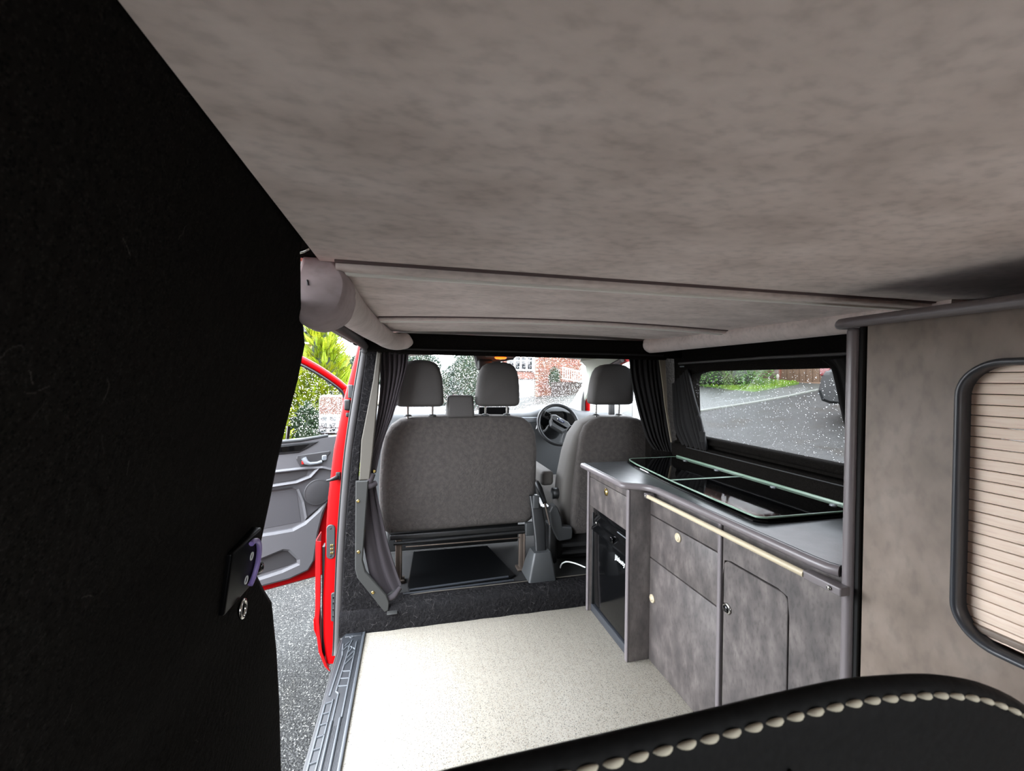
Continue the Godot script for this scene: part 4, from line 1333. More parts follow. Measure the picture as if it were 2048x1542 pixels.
	var xf := axes(V(-0.252, 0.822, -0.752), V(0.10, 0.06, -0.99), V(0.15, 0.98, 0.08))
	var sw := thing("touch_panel", "black touch panel with a curved purple ring on the left felt wall", "switch panel", V(-0.25, 0.76, -0.74))
	part("plate", MB.new().box(V(0, 0, -0.02), V(0.098, 0.098, 0.03), 0.004, 2, 1, xf), M.panel_black, sw)
	var arc := []
	for k in 17:
		var a := lerpf(-1.15, 1.75, k / 16.0)
		arc.append(xf * V(cos(a) * 0.032 + 0.008, sin(a) * 0.042, -0.001))
	part("ring", MB.new().tube(arc, 0.0042, 8), M.purple_ring, sw, "curved purple touch ring")
	for e in [[0.012, 0.016], [0.004, -0.02]]:
		var pt := []
		for k in 12:
			pt.append(xf * V(e[0] + cos(TAU * k / 12) * 0.0042, e[1] + sin(TAU * k / 12) * 0.0065, -0.0015))
		part("symbol", MB.new().tube(pt, 0.001, 5, false, true), M.white, sw)
	var ey := thing("eyelet", "small metal eyelet under the touch panel", "eyelet", V(-0.262, 0.757, -0.755))
	var er := []
	for k in 20:
		er.append(V(-0.262, 0.757, -0.757) + V(0.001, sin(TAU * k / 20) * 0.013, cos(TAU * k / 20) * 0.011))
	part("ring", MB.new().tube(er, 0.0034, 8, false, true), M.chrome, ey)
	part("socket", MB.new().lathe([Vector2(0, 0), Vector2(0.009, 0), Vector2(0.009, 0.003), Vector2(0, 0.003)], axes(V(-0.266, 0.757, -0.757), V(0, 0, 1), V(1, 0, 0)), 16), M.gloss_black, ey)
	var sc := thing("panel_screw", "small dark screw at the front edge of the left felt wall", "screw", V(-0.275, 0.78, -0.885))
	part("head", MB.new().lathe([Vector2(0, 0), Vector2(0.010, 0), Vector2(0.009, 0.004), Vector2(0.005, 0.007), Vector2(0, 0.007)], axes(V(-0.273, 0.775, -0.868), V(0, 1, 0), V(0.9, 0.1, 0.4)), 14), M.gloss_black, sc)
	part("washer", MB.new().lathe([Vector2(0, 0), Vector2(0.013, 0), Vector2(0.012, 0.002), Vector2(0, 0.002)], axes(V(-0.2735, 0.775, -0.868), V(0, 1, 0), V(0.9, 0.1, 0.4)), 14), M.dark_metal, sc)
	var hk := thing("wall_hook", "tiny silver hook in the top front corner of the left felt wall", "hook", V(-0.165, 1.32, -0.72))
	part("pin", MB.new().tube([V(-0.175, 1.322, -0.715), V(-0.162, 1.325, -0.712), V(-0.155, 1.330, -0.715)], [0.0035, 0.003, 0.002], 8), M.chrome, hk)


func popper(at: Vector3, parent: Node3D) -> void:
	part("popper", MB.new().lathe([Vector2(0, 0), Vector2(0.0075, 0), Vector2(0.0075, 0.002), Vector2(0.0045, 0.0045), Vector2(0.002, 0.003), Vector2(0, 0.003)], axes(at, V(1, 0, 0), V(0, 0, 1)), 16), M.brass, parent)


func tread() -> void:
	var t := thing("step_tread", "black ribbed plastic step tread along the sliding door sill", "step tread", V(-0.24, 0, -1.2))
	part("base", MB.new().prism(P2([-0.283, 1.935, -0.272, 1.957, -0.197, 1.957, -0.191, 1.17, -0.290, 1.17]), 0.012, 0.003, axes(V(0, 0.002, 0), V(1, 0, 0), V(0, 0, -1))), M.tread_plastic, t)
	part("outer_wall", MB.new().tube([V(-0.286, -0.008, -1.93), V(-0.293, -0.008, -1.16)], 0.007, 8), M.black_plastic, t)
	part("sill_edge", MB.new().box(V(-0.285, -0.12, -1.55), V(0.02, 0.16, 0.78), 0.006, 2), M.red_paint, t, "red sill below the tread")
	part("inner_border", MB.new().box(V(-0.1935, 0.008, -1.56), V(0.011, 0.007, 0.78), 0.002), M.tread_rib, t)
	part("end_border", MB.new().box(V(-0.235, 0.008, -1.938), V(0.07, 0.006, 0.025), 0.002), M.tread_plastic, t)
	part("hole_ring", MB.new().lathe([Vector2(0.004, 0), Vector2(0.009, 0), Vector2(0.008, 0.003), Vector2(0.005, 0.003), Vector2(0.004, 0.0)], Transform3D(Basis(), V(-0.243, 0.008, -1.925)), 16), M.tread_rib, t)
	var rib := func(a: Vector2, b: Vector2, r := 0.0040) -> void:
		part("rib", MB.new().tube([V(a.x, 0.0078, a.y), V(b.x, 0.0078, b.y)], r, 6), M.tread_rib, t)
	# two long rails, then the front figure
	rib.call(Vector2(-0.2435, -1.46), Vector2(-0.2447, -1.175), 0.0055)
	rib.call(Vector2(-0.219, -1.47), Vector2(-0.2194, -1.175), 0.0055)
	rib.call(Vector2(-0.256, -1.56), Vector2(-0.258, -1.175))
	rib.call(Vector2(-0.279, -1.54), Vector2(-0.2815, -1.175))
	var z := -1.55
	while z < -1.18:
		var x0 := lerpf(-0.2565, -0.2625, (z + 1.56) / 1.36)
		rib.call(Vector2(x0, z), Vector2(x0 - 0.022, z + 0.004))
		z += 0.047
	rib.call(Vector2(-0.217, -1.885), Vector2(-0.216, -1.47))
	rib.call(Vector2(-0.241, -1.86), Vector2(-0.2535, -1.60))
	rib.call(Vector2(-0.2535, -1.60), Vector2(-0.2425, -1.585))
	rib.call(Vector2(-0.2425, -1.585), Vector2(-0.2435, -1.46))
	for k in [[-0.241, -1.86, -0.217, -1.835], [-0.2365, -1.90, -0.246, -1.85], [-0.262, -1.865, -0.246, -1.89], [-0.268, -1.83, -0.25, -1.86], [-0.243, -1.815, -0.226, -1.85], [-0.246, -1.775, -0.217, -1.825], [-0.247, -1.74, -0.217, -1.79], [-0.249, -1.705, -0.217, -1.70], [-0.251, -1.665, -0.217, -1.66], [-0.253, -1.625, -0.217, -1.62], [-0.27, -1.88, -0.262, -1.80], [-0.262, -1.80, -0.272, -1.58]]:
		rib.call(Vector2(k[0], k[1]), Vector2(k[2], k[3]))
	# fine ribs between, too small to count
	var f := MB.new()
	for i in 5:
		for e in [[-0.2145 + i * 0.0036, -1.90], [-0.2405 + i * 0.0044, -1.44]]:
			f.tube([V(e[0], 0.0078, e[1]), V(e[0] - 0.0005, 0.0078, -1.175)], 0.0011, 4)
	var fo := part("fine_ribs", f, M.tread_plastic, t)
	fo.set_meta("kind", "stuff")


# hanging cloth: top and bottom edges are curves, folds run down it
func cloth(edge_a: Array, edge_b: Array, folds: int, amp: Array, out: Vector3, seed_: float, thick := 0.003, nv := 36) -> MB:
	var g := []
	var n := edge_a.size()
	var nu := folds * 8
	var pa := spline(edge_a, 5)
	var pb := spline(edge_b, 5)
	var m := pa.size()
	for j in m:
		var t := float(j) / (m - 1)
		var row := PackedVector3Array()
		var am: float = amp[0].sample(t) if amp[0] is Curve else lerpf(amp[0], amp[1], t)
		for i in nu + 1:
			var u := float(i) / nu
			var p: Vector3 = pa[j].lerp(pb[j], u)
			var ph := u * folds * TAU + 1.1 * sin(u * 7.0 + seed_) + 0.7 * sin(t * 3.0 + seed_)
			row.append(p + out * am * (sin(ph) + 0.35 * sin(2.3 * ph + seed_ * 2)))
		g.append(row)
	return MB.new().sheet(g, thick)


func curtains() -> void:
	var c := thing("cab_curtain", "dark grey cab curtain gathered and tied at the left, by the open sliding door", "curtain", V(-0.13, 0.1, -2.04))
	var z := -2.03
	# upper part: wide pleats at the track drawn together at the tie
	part("upper_drop", cloth([V(-0.143, 1.262, z), V(-0.135, 1.12, z), V(-0.145, 0.98, z), V(-0.168, 0.85, z), V(-0.195, 0.75, z), V(-0.205, 0.68, z + 0.02)], [V(-0.012, 1.262, z), V(-0.022, 1.18, z), V(-0.048, 1.08, z), V(-0.085, 0.95, z), V(-0.125, 0.83, z), V(-0.152, 0.70, z + 0.01)], 6, [0.012, 0.010], V(0.12, 0, 1), 0.6), M.cloth_curtain, c)
	part("header_tape", MB.new().box(V(-0.075, 1.252, -2.028), V(0.14, 0.022, 0.016), 0.004, 2), M.cloth_black, c)
	part("tie", MB.new().tube([V(-0.225, 0.665, -2.0), V(-0.205, 0.66, -1.985), V(-0.175, 0.648, -1.985), V(-0.150, 0.655, -2.0)], [0.012, 0.016, 0.017, 0.013], 12).tube([V(-0.165, 0.70, -1.995), V(-0.178, 0.67, -1.985), V(-0.195, 0.652, -1.985)], [0.014, 0.017, 0.012], 12), M.cloth_curtain, c)
	# lower drop, widening then ending in a band
	part("lower_drop", cloth([V(-0.212, 0.655, z), V(-0.213, 0.56, z + 0.01), V(-0.205, 0.42, z + 0.015), V(-0.188, 0.30, z + 0.02), V(-0.165, 0.20, z + 0.02), V(-0.128, 0.125, z + 0.025)], [V(-0.155, 0.655, z), V(-0.138, 0.56, z), V(-0.115, 0.45, z), V(-0.088, 0.33, z), V(-0.055, 0.22, z), V(-0.035, 0.168, z + 0.01)], 2, [0.010, 0.009], V(-0.2, 0.1, 1), 2.2, 0.004), M.cloth_curtain, c)
	part("hem_band", MB.new().tube([V(-0.135, 0.128, -1.998), V(-0.105, 0.122, -1.985), V(-0.07, 0.135, -1.987), V(-0.042, 0.16, -2.01)], [0.010, 0.014, 0.014, 0.010], 12), M.cloth_curtain, c)
	for q in [V(-0.160, 0.708, -2.005), V(-0.202, 0.44, -1.998), V(-0.128, 0.178, -1.985)]:
		popper(q, c)
	# other side of the cab
	c = thing("cab_curtain", "black cab curtain drawn aside at the right, by the driver's headrest", "curtain", V(1.25, 0.7, -2.05))
	z = -2.045
	part("drop", cloth([V(1.125, 1.262, z), V(1.135, 1.16, z), V(1.158, 1.06, z), V(1.195, 0.94, z), V(1.24, 0.82, z), V(1.285, 0.76, z)], [V(1.315, 1.262, z + 0.02), V(1.325, 1.15, z + 0.02), V(1.34, 1.04, z + 0.02), V(1.355, 0.93, z + 0.02), V(1.37, 0.82, z + 0.02), V(1.385, 0.745, z + 0.02)], 7, [0.012, 0.010], V(0, 0, 1), 1.4), M.cloth_black, c)
	part("header_tape", MB.new().box(V(1.22, 1.257, -2.04), V(0.19, 0.016, 0.02), 0.004, 2), M.cloth_black, c)
	# pale belt strap by that curtain
	solo("belt_strap", MB.new().prism(P2([1.283, 1.25, 1.322, 1.262, 1.333, 1.10, 1.340, 0.98, 1.372, 0.80, 1.362, 0.80, 1.322, 1.0, 1.305, 1.12]), 0.006, 0.002, axes(V(0, 0, -2.008), V(1, 0, 0), V(0, 1, 0))), M.strap, "pale strap hanging on the black pillar right of the cab curtain", "strap")
	# side window curtains
	c = thing("window_curtain", "black pleated curtain tied at the front edge of the side window", "curtain", V(1.36, 0.75, -1.88))
	part("drop", cloth([V(1.372, 1.115, -2.005), V(1.372, 1.0, -1.995), V(1.372, 0.88, -1.975), V(1.372, 0.80, -1.91), V(1.368, 0.765, -1.86)], [V(1.365, 1.195, -1.87), V(1.365, 1.06, -1.815), V(1.367, 0.95, -1.765), V(1.368, 0.84, -1.73), V(1.368, 0.765, -1.715)], 6, [0.007, 0.010], V(-1, 0, 0), 0.3), M.cloth_black, c)
	part("tie_loop", MB.new().tube(spline([V(1.345, 0.945, -1.765), V(1.335, 0.965, -1.752), V(1.335, 0.95, -1.738), V(1.34, 0.90, -1.728), V(1.345, 0.872, -1.722)], 5), 0.005, 8).box(V(1.342, 0.868, -1.728), V(0.012, 0.05, 0.03), 0.004, 2), M.cloth_black, c)
	part("hook", MB.new().box(V(1.352, 1.205, -1.905), V(0.008, 0.006, 0.03), 0.002), M.silver_plastic, c)
	c = thing("window_curtain", "black curtain bunched at the rear edge of the side window, against the wardrobe", "curtain", V(1.37, 0.75, -1.06))
	part("drop", cloth([V(1.362, 1.205, -1.145), V(1.362, 1.17, -1.110), V(1.362, 1.07, -1.085), V(1.362, 0.96, -1.058), V(1.362, 0.85, -1.035)], [V(1.365, 1.215, -0.96), V(1.365, 1.1, -0.965), V(1.365, 1.0, -0.97), V(1.365, 0.9, -0.975), V(1.365, 0.83, -0.98)], 5, [0.008, 0.008], V(-1, 0, 0), 1.9), M.cloth_black, c)
	# rail along the window top
	struct("trim_window_track", MB.new().tube([V(1.365, 1.222, -1.95), V(1.365, 1.226, -1.4), V(1.365, 1.222, -0.9)], 0.006, 8), M.seal, "dark curtain track over the side window")


func pelmets() -> void:
	# left: padded roll along the door side of the ceiling, ending in a broad pad near the camera
	var p := thing("padded_pelmet", "grey suede padded pelmet with a broad end above the sliding door opening", "pelmet", V(-0.17, 1.25, -1.4))
	var rings := []
	for e in [[-0.800, 0.0], [-0.802, 0.5], [-0.810, 0.8], [-0.824, 0.96], [-0.845, 1.0], [-0.90, 1.0], [-0.925, 0.9]]:
		var ring := PackedVector3Array()
		var k: float = e[1]
		for q in spline([V(-0.140, 1.350, 0), V(-0.118, 1.325, 0), V(-0.109, 1.298, 0), V(-0.117, 1.258, 0), V(-0.132, 1.237, 0), V(-0.162, 1.222, 0), V(-0.186, 1.223, 0), V(-0.196, 1.24, 0), V(-0.198, 1.30, 0), V(-0.185, 1.345, 0)], 4):
			ring.append(V(lerpf(-0.155, q.x, 0.80 + 0.20 * k), lerpf(1.29, q.y, 0.80 + 0.20 * k), e[0]))
		rings.append(ring)
	part("end_pad", MB.new().loft(rings), M.suede_mauve, p)
	var path := spline([V(-0.150, 1.300, -0.90), V(-0.150, 1.303, -1.2), V(-0.136, 1.303, -1.5), V(-0.116, 1.300, -1.70), V(-0.092, 1.292, -1.84), V(-0.055, 1.290, -1.905), V(-0.012, 1.300, -1.925), V(0.0, 1.306, -1.93)], 6)
	var rad := []
	for i in path.size():
		var t := float(i) / (path.size() - 1)
		rad.append(0.042 - 0.008 * t if t < 0.82 else (0.034 * sqrt(maxf(0.02, (1.0 - t) / 0.18))))
	part("roll", MB.new().tube(path, rad, 18), M.suede_roll, p)
	part("mark", MB.new().tube([V(-0.176, 1.30, -0.7995), V(-0.1745, 1.291, -0.7995)], 0.0016, 5), M.dark_metal, p, "small dark tear")
	# right: long roll over the side window
	p = thing("padded_pelmet", "long grey suede padded pelmet above the side window", "pelmet", V(1.28, 1.3, -1.4))
	path = spline([V(1.155, 1.318, -1.952), V(1.19, 1.315, -1.945), V(1.235, 1.318, -1.90), V(1.268, 1.322, -1.78), V(1.285, 1.322, -1.5), V(1.30, 1.322, -1.2), V(1.305, 1.322, -0.95), V(1.305, 1.322, -0.745)], 6)
	rad = []
	for i in path.size():
		var t := float(i) / (path.size() - 1)
		rad.append(0.042 * sqrt(clampf(t / 0.14, 0.02, 1.0)))
	part("roll", MB.new().tube(path, rad, 18), M.suede, p)


func passenger_door() -> void:
	# door frame: u runs from the hinge outwards along the open door, v is height, w towards the camera
	var xf := Transform3D(Basis(V(-0.898, 0, 0.439), V(0, 1, 0), V(0.439, 0, 0.898)), V(-0.38, 0, -3.12))
	var d := thing("passenger_door", "red front passenger door standing open, grey panel inside, seen through the sliding door opening", "car door", V(-0.7, -0.2, -2.9))
	var at := func(z: float) -> Transform3D: return xf.translated_local(V(0, 0, z))
	# shell below the window line
	part("shell", MB.new().prism(P2([0.03, -0.10, 0.06, -0.20, 0.95, -0.20, 1.05, -0.1, 1.06, 0.30, 1.03, 0.68, 0.06, 0.70, 0.03, 0.5]), 0.07, 0.012, at.call(-0.045)), M.red_paint, d)
	# grey inner panel with its raised lower sweep
	part("panel", MB.new().prism(P2([0.085, 0.745, 0.10, 0.45, 0.125, 0.36, 0.178, 0.30, 0.235, 0.13, 0.262, -0.07, 0.300, -0.125, 0.42, -0.15, 0.95, -0.15, 1.0, 0.2, 0.98, 0.725]), 0.03, 0.010, at.call(0.0)), M.door_grey, d)
	var sweep := P2([0.178, 0.335, 0.25, 0.262, 0.33, 0.198, 0.40, 0.172, 0.50, 0.174, 0.95, 0.20, 0.96, 0.03, 0.60, 0.015, 0.455, 0.046, 0.425, 0.035, 0.372, -0.035, 0.372, -0.055, 0.46, -0.075, 0.58, -0.085, 0.95, -0.08, 0.95, -0.145, 0.42, -0.145, 0.305, -0.12, 0.268, -0.065, 0.243, 0.12, 0.215, 0.235])
	part("lower_sweep", MB.new().prism(sweep, 0.05, 0.014, at.call(0.022)), M.door_grey, d)
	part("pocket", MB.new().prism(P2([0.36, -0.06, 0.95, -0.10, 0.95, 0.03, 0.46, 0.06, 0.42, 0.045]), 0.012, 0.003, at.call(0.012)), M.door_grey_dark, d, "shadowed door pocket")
	# armrest ledge and recess under it
	var arm := P2([0.115, 0.335, 0.118, 0.42, 0.128, 0.49, 0.16, 0.525, 0.22, 0.548, 0.31, 0.555, 0.98, 0.56, 0.98, 0.535, 0.33, 0.535, 0.268, 0.528, 0.30, 0.495, 0.38, 0.472, 0.98, 0.46, 0.98, 0.43, 0.40, 0.43, 0.375, 0.415, 0.345, 0.33, 0.325, 0.21, 0.27, 0.25, 0.21, 0.29, 0.16, 0.30])
	part("armrest", MB.new().prism(arm, 0.045, 0.012, at.call(0.02)), M.door_grey, d)
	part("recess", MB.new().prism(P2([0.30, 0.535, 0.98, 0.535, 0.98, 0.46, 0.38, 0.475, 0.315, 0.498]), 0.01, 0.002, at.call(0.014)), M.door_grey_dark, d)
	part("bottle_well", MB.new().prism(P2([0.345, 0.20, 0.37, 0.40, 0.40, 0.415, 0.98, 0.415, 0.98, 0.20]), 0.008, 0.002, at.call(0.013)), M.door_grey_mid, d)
	# loudspeaker
	var spx: Transform3D = at.call(0.044) * axes(V(0.252, 0.383, 0), V(1, 0, 0), V(0, 0, 1))
	var sp := part("speaker", MB.new().lathe([Vector2(0, 0), Vector2(0.083, 0), Vector2(0.086, 0.004), Vector2(0.083, 0.008), Vector2(0.078, 0.006), Vector2(0.072, 0.008), Vector2(0.04, 0.011), Vector2(0, 0.012)], spx, 36), M.door_grey_dark, d, "round speaker grille")
	# inner handle
	var hs := part("handle_bowl", MB.new().prism(P2([0.165, 0.628, 0.17, 0.642, 0.37, 0.632, 0.375, 0.61, 0.35, 0.555, 0.24, 0.562, 0.21, 0.575]), 0.012, 0.004, at.call(0.016)), M.door_grey_dark, d)
	part("handle", MB.new().tube([xf * V(0.335, 0.615, 0.035), xf * V(0.322, 0.585, 0.045), xf * V(0.30, 0.574, 0.042), xf * V(0.255, 0.572, 0.034), xf * V(0.225, 0.577, 0.03)], [0.016, 0.015, 0.011, 0.009, 0.011], 12), M.silver_plastic, hs)
	part("lock_button", MB.new().prism(rrect(0.192, 0.583, 0.222, 0.618, 0.008, 4), 0.012, 0.003, at.call(0.027)), M.silver_plastic, hs)
	part("red_flag", MB.new().box(V(0.340, 0.585, 0.034), V(0.014, 0.022, 0.006), 0.002, 1, 1, xf), M.red_mark, hs)
	# dark scoop under the window line, belt ledge
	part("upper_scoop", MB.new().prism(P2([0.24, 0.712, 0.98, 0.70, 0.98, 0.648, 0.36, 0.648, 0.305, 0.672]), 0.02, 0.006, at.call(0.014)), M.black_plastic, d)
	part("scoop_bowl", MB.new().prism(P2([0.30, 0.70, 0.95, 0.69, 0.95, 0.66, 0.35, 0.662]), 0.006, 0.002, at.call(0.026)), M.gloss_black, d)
	part("belt_rail", MB.new().tube([xf * V(0.18, 0.742, 0.005), xf * V(0.35, 0.728, 0.012), xf * V(1.0, 0.72, 0.012)], 0.012, 10), M.grey_plastic, d)
	# window frame: sloping front edge, header, rear upright
	var fr := [V(0.045, 0.74, -0.03), V(0.05, 1.02, -0.03), V(0.075, 1.075, -0.03), V(0.20, 1.17, -0.03), V(0.329, 1.245, -0.03), V(0.48, 1.31, -0.03), V(0.65, 1.345, -0.03), V(0.92, 1.35, -0.03), V(0.98, 1.31, -0.03), V(1.01, 0.72, -0.03)]
	var fw := []
	for q in spline(fr, 5):
		fw.append(xf * q)
	part("window_frame", MB.new().tube(fw, 0.024, 14), M.red_paint, d)
	var fs := []
	for q in spline(fr.slice(1, 9), 5):
		fs.append(xf * (q + V(0.012, -0.031, 0.008)))
	part("frame_seal", MB.new().tube(fs, 0.010, 8), M.black_plastic, d)
	var pane := P2([0.05, 0.73, 0.06, 1.02, 0.20, 1.14, 0.48, 1.29, 0.65, 1.32, 0.92, 1.325, 0.99, 0.72])
	var gl := part("pane", MB.new().prism(pane, 0.004, 0.0, at.call(-0.03)), M.glass, d, "rain spotted window pane")
	drops(gl, 1500, func() -> Transform3D:
		var u := rng.randf_range(0.07, 0.6)
		var v := rng.randf_range(0.75, minf(1.28, 1.03 + (u - 0.06) * 0.72))
		return Transform3D(xf.basis * Basis(V(-1, 0, 0), V(0, 1, 0), V(0, 0, -1)), xf * V(u, v, -0.0325)) * Transform3D(Basis.from_scale(Vector3.ONE * rng.randf_range(0.8, 2.2)), Vector3.ZERO))
	part("quarter_post", MB.new().tube([xf * V(0.42, 0.73, -0.02), xf * V(0.41, 0.82, -0.02)], 0.012, 8), M.gloss_black, d)
	# its mirror, outside
	var m := thing("door_mirror", "black wing mirror of the open passenger door, with a house reflected in it", "mirror", V(-0.62, 0.85, -3.25))
	var mx := Transform3D(Basis(V(0, 1, 0), deg_to_rad(-4)) * Basis(V(1, 0, 0), deg_to_rad(-3)), V(-0.545, 0.872, -3.22))
	part("shell", MB.new().box(V(0, -0.005, -0.035), V(0.19, 0.285, 0.075), 0.034, 4, 1, mx), M.black_plastic, m)
	part("glass", MB.new().prism(rrect(-0.082, -0.095, 0.082, 0.125, 0.025, 4), 0.005, 0.001, mx.translated_local(V(0, 0, 0.004))), M.mirror_glass, m, "main mirror glass")
	part("lower_glass", MB.new().prism(rrect(-0.075, -0.133, 0.075, -0.103, 0.012, 4), 0.005, 0.001, mx.translated_local(V(0, 0, 0.004))), M.mirror_glass, m, "small wide angle glass")
	part("arm", MB.new().tube([mx * V(0.06, -0.08, -0.03), mx * V(0.16, -0.10, 0.0), mx * V(0.22, -0.11, 0.03)], [0.03, 0.035, 0.03], 12), M.black_plastic, m)


func land(x: float, z: float) -> float:   # the road falls level by the van, rises to the right and ahead
	return -0.55 + 0.11 * maxf(0.0, x - 1.5) + 0.045 * maxf(0.0, -z - 4.0)


func on_land(poly: PackedVector2Array, up: float, thick: float) -> MB:   # a slab following the land; poly in (x, -z)
	var b := MB.new()
	var t := Geometry2D.triangulate_polygon(poly)
	var top := []
	for q in poly:
		top.append(V(q.x, land(q.x, -q.y) + up, -q.y))
	var dn := V(0, -thick, 0)
	for i in range(0, t.size(), 3):
		var p0: Vector3 = top[t[i]]
		var p1: Vector3 = top[t[i + 1]]
		var p2: Vector3 = top[t[i + 2]]
		if (p1 - p0).cross(p2 - p0).y < 0:
			var w := p1
			p1 = p2
			p2 = w
		b.tri(p0, p1, p2, true)
		b.tri(p0 + dn, p2 + dn, p1 + dn, true)
	var cw := Geometry2D.is_polygon_clockwise(poly)
	for i in top.size():
		var k := (i + 1) % top.size()
		if cw:
			b.quad(top[k], top[i], top[i] + dn, top[k] + dn, true)
		else:
			b.quad(top[i], top[k], top[k] + dn, top[i] + dn, true)
	return b.done(false)


func leaf_mesh() -> ArrayMesh:   # a folded oval leaf, 1 long
	var b := MB.new()
	var e := [[0.0, 0.0], [0.25, 0.2], [0.55, 0.22], [0.8, 0.12], [1.0, 0.0]]
	for i in 4:
		for sg in [-1.0, 1.0]:
			var a0 := V(e[i][0], -0.06 * sin(e[i][0] * 3), 0)
			var a1 := V(e[i + 1][0], -0.06 * sin(e[i + 1][0] * 3), 0)
			var w0 := a0 + V(0, 0.08 * e[i][1] / 0.2, sg * e[i][1])
			var w1 := a1 + V(0, 0.08 * e[i + 1][1] / 0.2, sg * e[i + 1][1])
			b.quad(a0, a1, w1, w0)
	return b.done(false).mesh()


func frond_mesh() -> ArrayMesh:   # a flat conifer spray, 1 long, of forked scaly twigs
	var b := MB.new()
	for k in 9:
		var t := 0.08 + k * 0.105
		for sg in [-1.0, 1.0]:
			var l := 0.36 * (1.05 - t) + 0.06
			var o := V(t, 0.05 * sin(t * 3.0), 0)
			var d := V(0.72, 0.10, sg * 0.62).normalized()
			var n := V(-d.z, 0, d.x) * 0.035
			var tip := o + d * l
			var m := o + d * l * 0.55
			b.tri(o, m + n, m - n)
			b.tri(m + n, tip, m - n)
			var d2 := V(0.95, 0.12, sg * 0.2).normalized()
			b.tri(m - n, m + d2 * l * 0.5, m + n)
	b.tri(V(0, 0, -0.02), V(1, 0.05, 0), V(0, 0, 0.02))
	return b.done(false).mesh()


func bush(called: String, label: String, cat_: String, c: Vector3, half: Vector3, n: int, size: float, m: Material, group := "", boxy := 0.0, lo := 0.55, hi := 1.15) -> Node3D:
	var t := thing(called, label, cat_, V(c.x, c.y - half.y, c.z), group)
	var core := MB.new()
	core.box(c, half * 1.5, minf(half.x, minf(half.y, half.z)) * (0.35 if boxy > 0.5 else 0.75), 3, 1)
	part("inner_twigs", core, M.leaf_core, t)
	var a := []
	var cols := []
	for i in n:
		var d := V(rng.randfn(), rng.randfn(), rng.randfn()).normalized()
		if boxy > 0.5:
			var mx := maxf(absf(d.x), maxf(absf(d.y), absf(d.z)))
			d = d / mx
			d = d.lerp(d.normalized() * 1.2, 0.15)
		var p := c + d * half * rng.randf_range(0.8, 1.02) * (1.0 + 0.08 * sin(d.x * 7.0 + d.y * 9.0))
		var f := (d.normalized() + V(rng.randfn() * 0.5, rng.randfn() * 0.4 + 0.25, rng.randfn() * 0.5)).normalized()
		var up := V(rng.randfn(), 1.5, rng.randfn()).normalized()
		var z := f.cross(up).normalized()
		a.append(Transform3D(Basis(f, z.cross(f), z) * (size * rng.randf_range(0.7, 1.3)), p))
		var v := rng.randf_range(lo, hi)
		cols.append(Color(v * rng.randf_range(0.9, 1.15), v, v * rng.randf_range(0.7, 1.1)))
	scatter("leaves", leaf, m, a, t, cols)
	return t


var leaf: ArrayMesh
var frond: ArrayMesh


func conifer(c: Vector3, h: float, r: float, n: int, size: float, m: Material, label: String) -> void:
	var t := thing("conifer", label, "tree", c, "conifers beyond the open doors")
	part("trunk", MB.new().tube([c, c + V(0, h * 0.5, 0), c + V(0, h * 0.97, 0)], [r * 0.12, r * 0.07, 0.01], 8), M.bark, t)
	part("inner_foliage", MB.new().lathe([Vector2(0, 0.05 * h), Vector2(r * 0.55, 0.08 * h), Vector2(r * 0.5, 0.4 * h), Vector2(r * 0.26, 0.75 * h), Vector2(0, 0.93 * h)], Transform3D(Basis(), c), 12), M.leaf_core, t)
	var a := []
	var cols := []
	for i in n:
		var u := 1.0 - sqrt(rng.randf())
		var y := 0.03 + 0.97 * u
		var an := rng.randf() * TAU
		var clump := 0.78 + 0.22 * sin(an * 5.0 + y * 13.0)
		var rr := r * (pow(1.0 - y, 0.75) * 1.0 + 0.03) * clump * sqrt(rng.randf_range(0.35, 1.0))
		var p := c + V(cos(an) * rr, y * h, sin(an) * rr)
		var f := (V(cos(an), rng.randf_range(0.25, 1.1) + y * 0.8, sin(an)) + V(rng.randfn(), rng.randfn(), rng.randfn()) * 0.25).normalized()
		var side := V(rng.randfn(), rng.randfn(), rng.randfn()).cross(f).normalized()
		a.append(Transform3D(Basis(f, side.cross(f), side) * (size * rng.randf_range(0.7, 1.35)), p))
		var v := rng.randf_range(0.6, 1.25)
		cols.append(Color(v * rng.randf_range(0.85, 1.2), v, v * 0.8))
	scatter("foliage", frond, m, a, t, cols)


func bricks(parent: Node3D, x0: float, x1: float, y0: float, y1: float, z: float, skip: Array) -> void:
	var b := MB.new()
	b.box(V((x0 + x1) / 2, (y0 + y1) / 2, z - 0.11), V(x1 - x0, y1 - y0, 0.2), 0.004)
	part("mortar", b, M.mortar, parent)
	var m := MB.new().box(Vector3.ZERO, V(0.215, 0.065, 0.03), 0.004).mesh()
	var a := []
	var cols := []
	var row := 0
	var y := y0 + 0.035
	while y < y1:
		var x := x0 + (0.11 if row % 2 == 0 else 0.0)
		while x < x1:
			var ok := x > x0 + 0.08 and x < x1 - 0.08
			for s in skip:
				if x > s[0] - 0.1 and x < s[2] + 0.1 and y > s[1] - 0.03 and y < s[3] + 0.03:
					ok = false
			if ok:
				a.append(Transform3D(Basis(), V(x, y, z + rng.randf_range(-0.002, 0.002))))
				var v := rng.randf_range(0.75, 1.2)
				cols.append(Color(v, v * rng.randf_range(0.85, 1.05), v * rng.randf_range(0.85, 1.0)))
			x += 0.225
		y += 0.075
		row += 1
	scatter("bricks", m, M.brick, a, parent, cols)


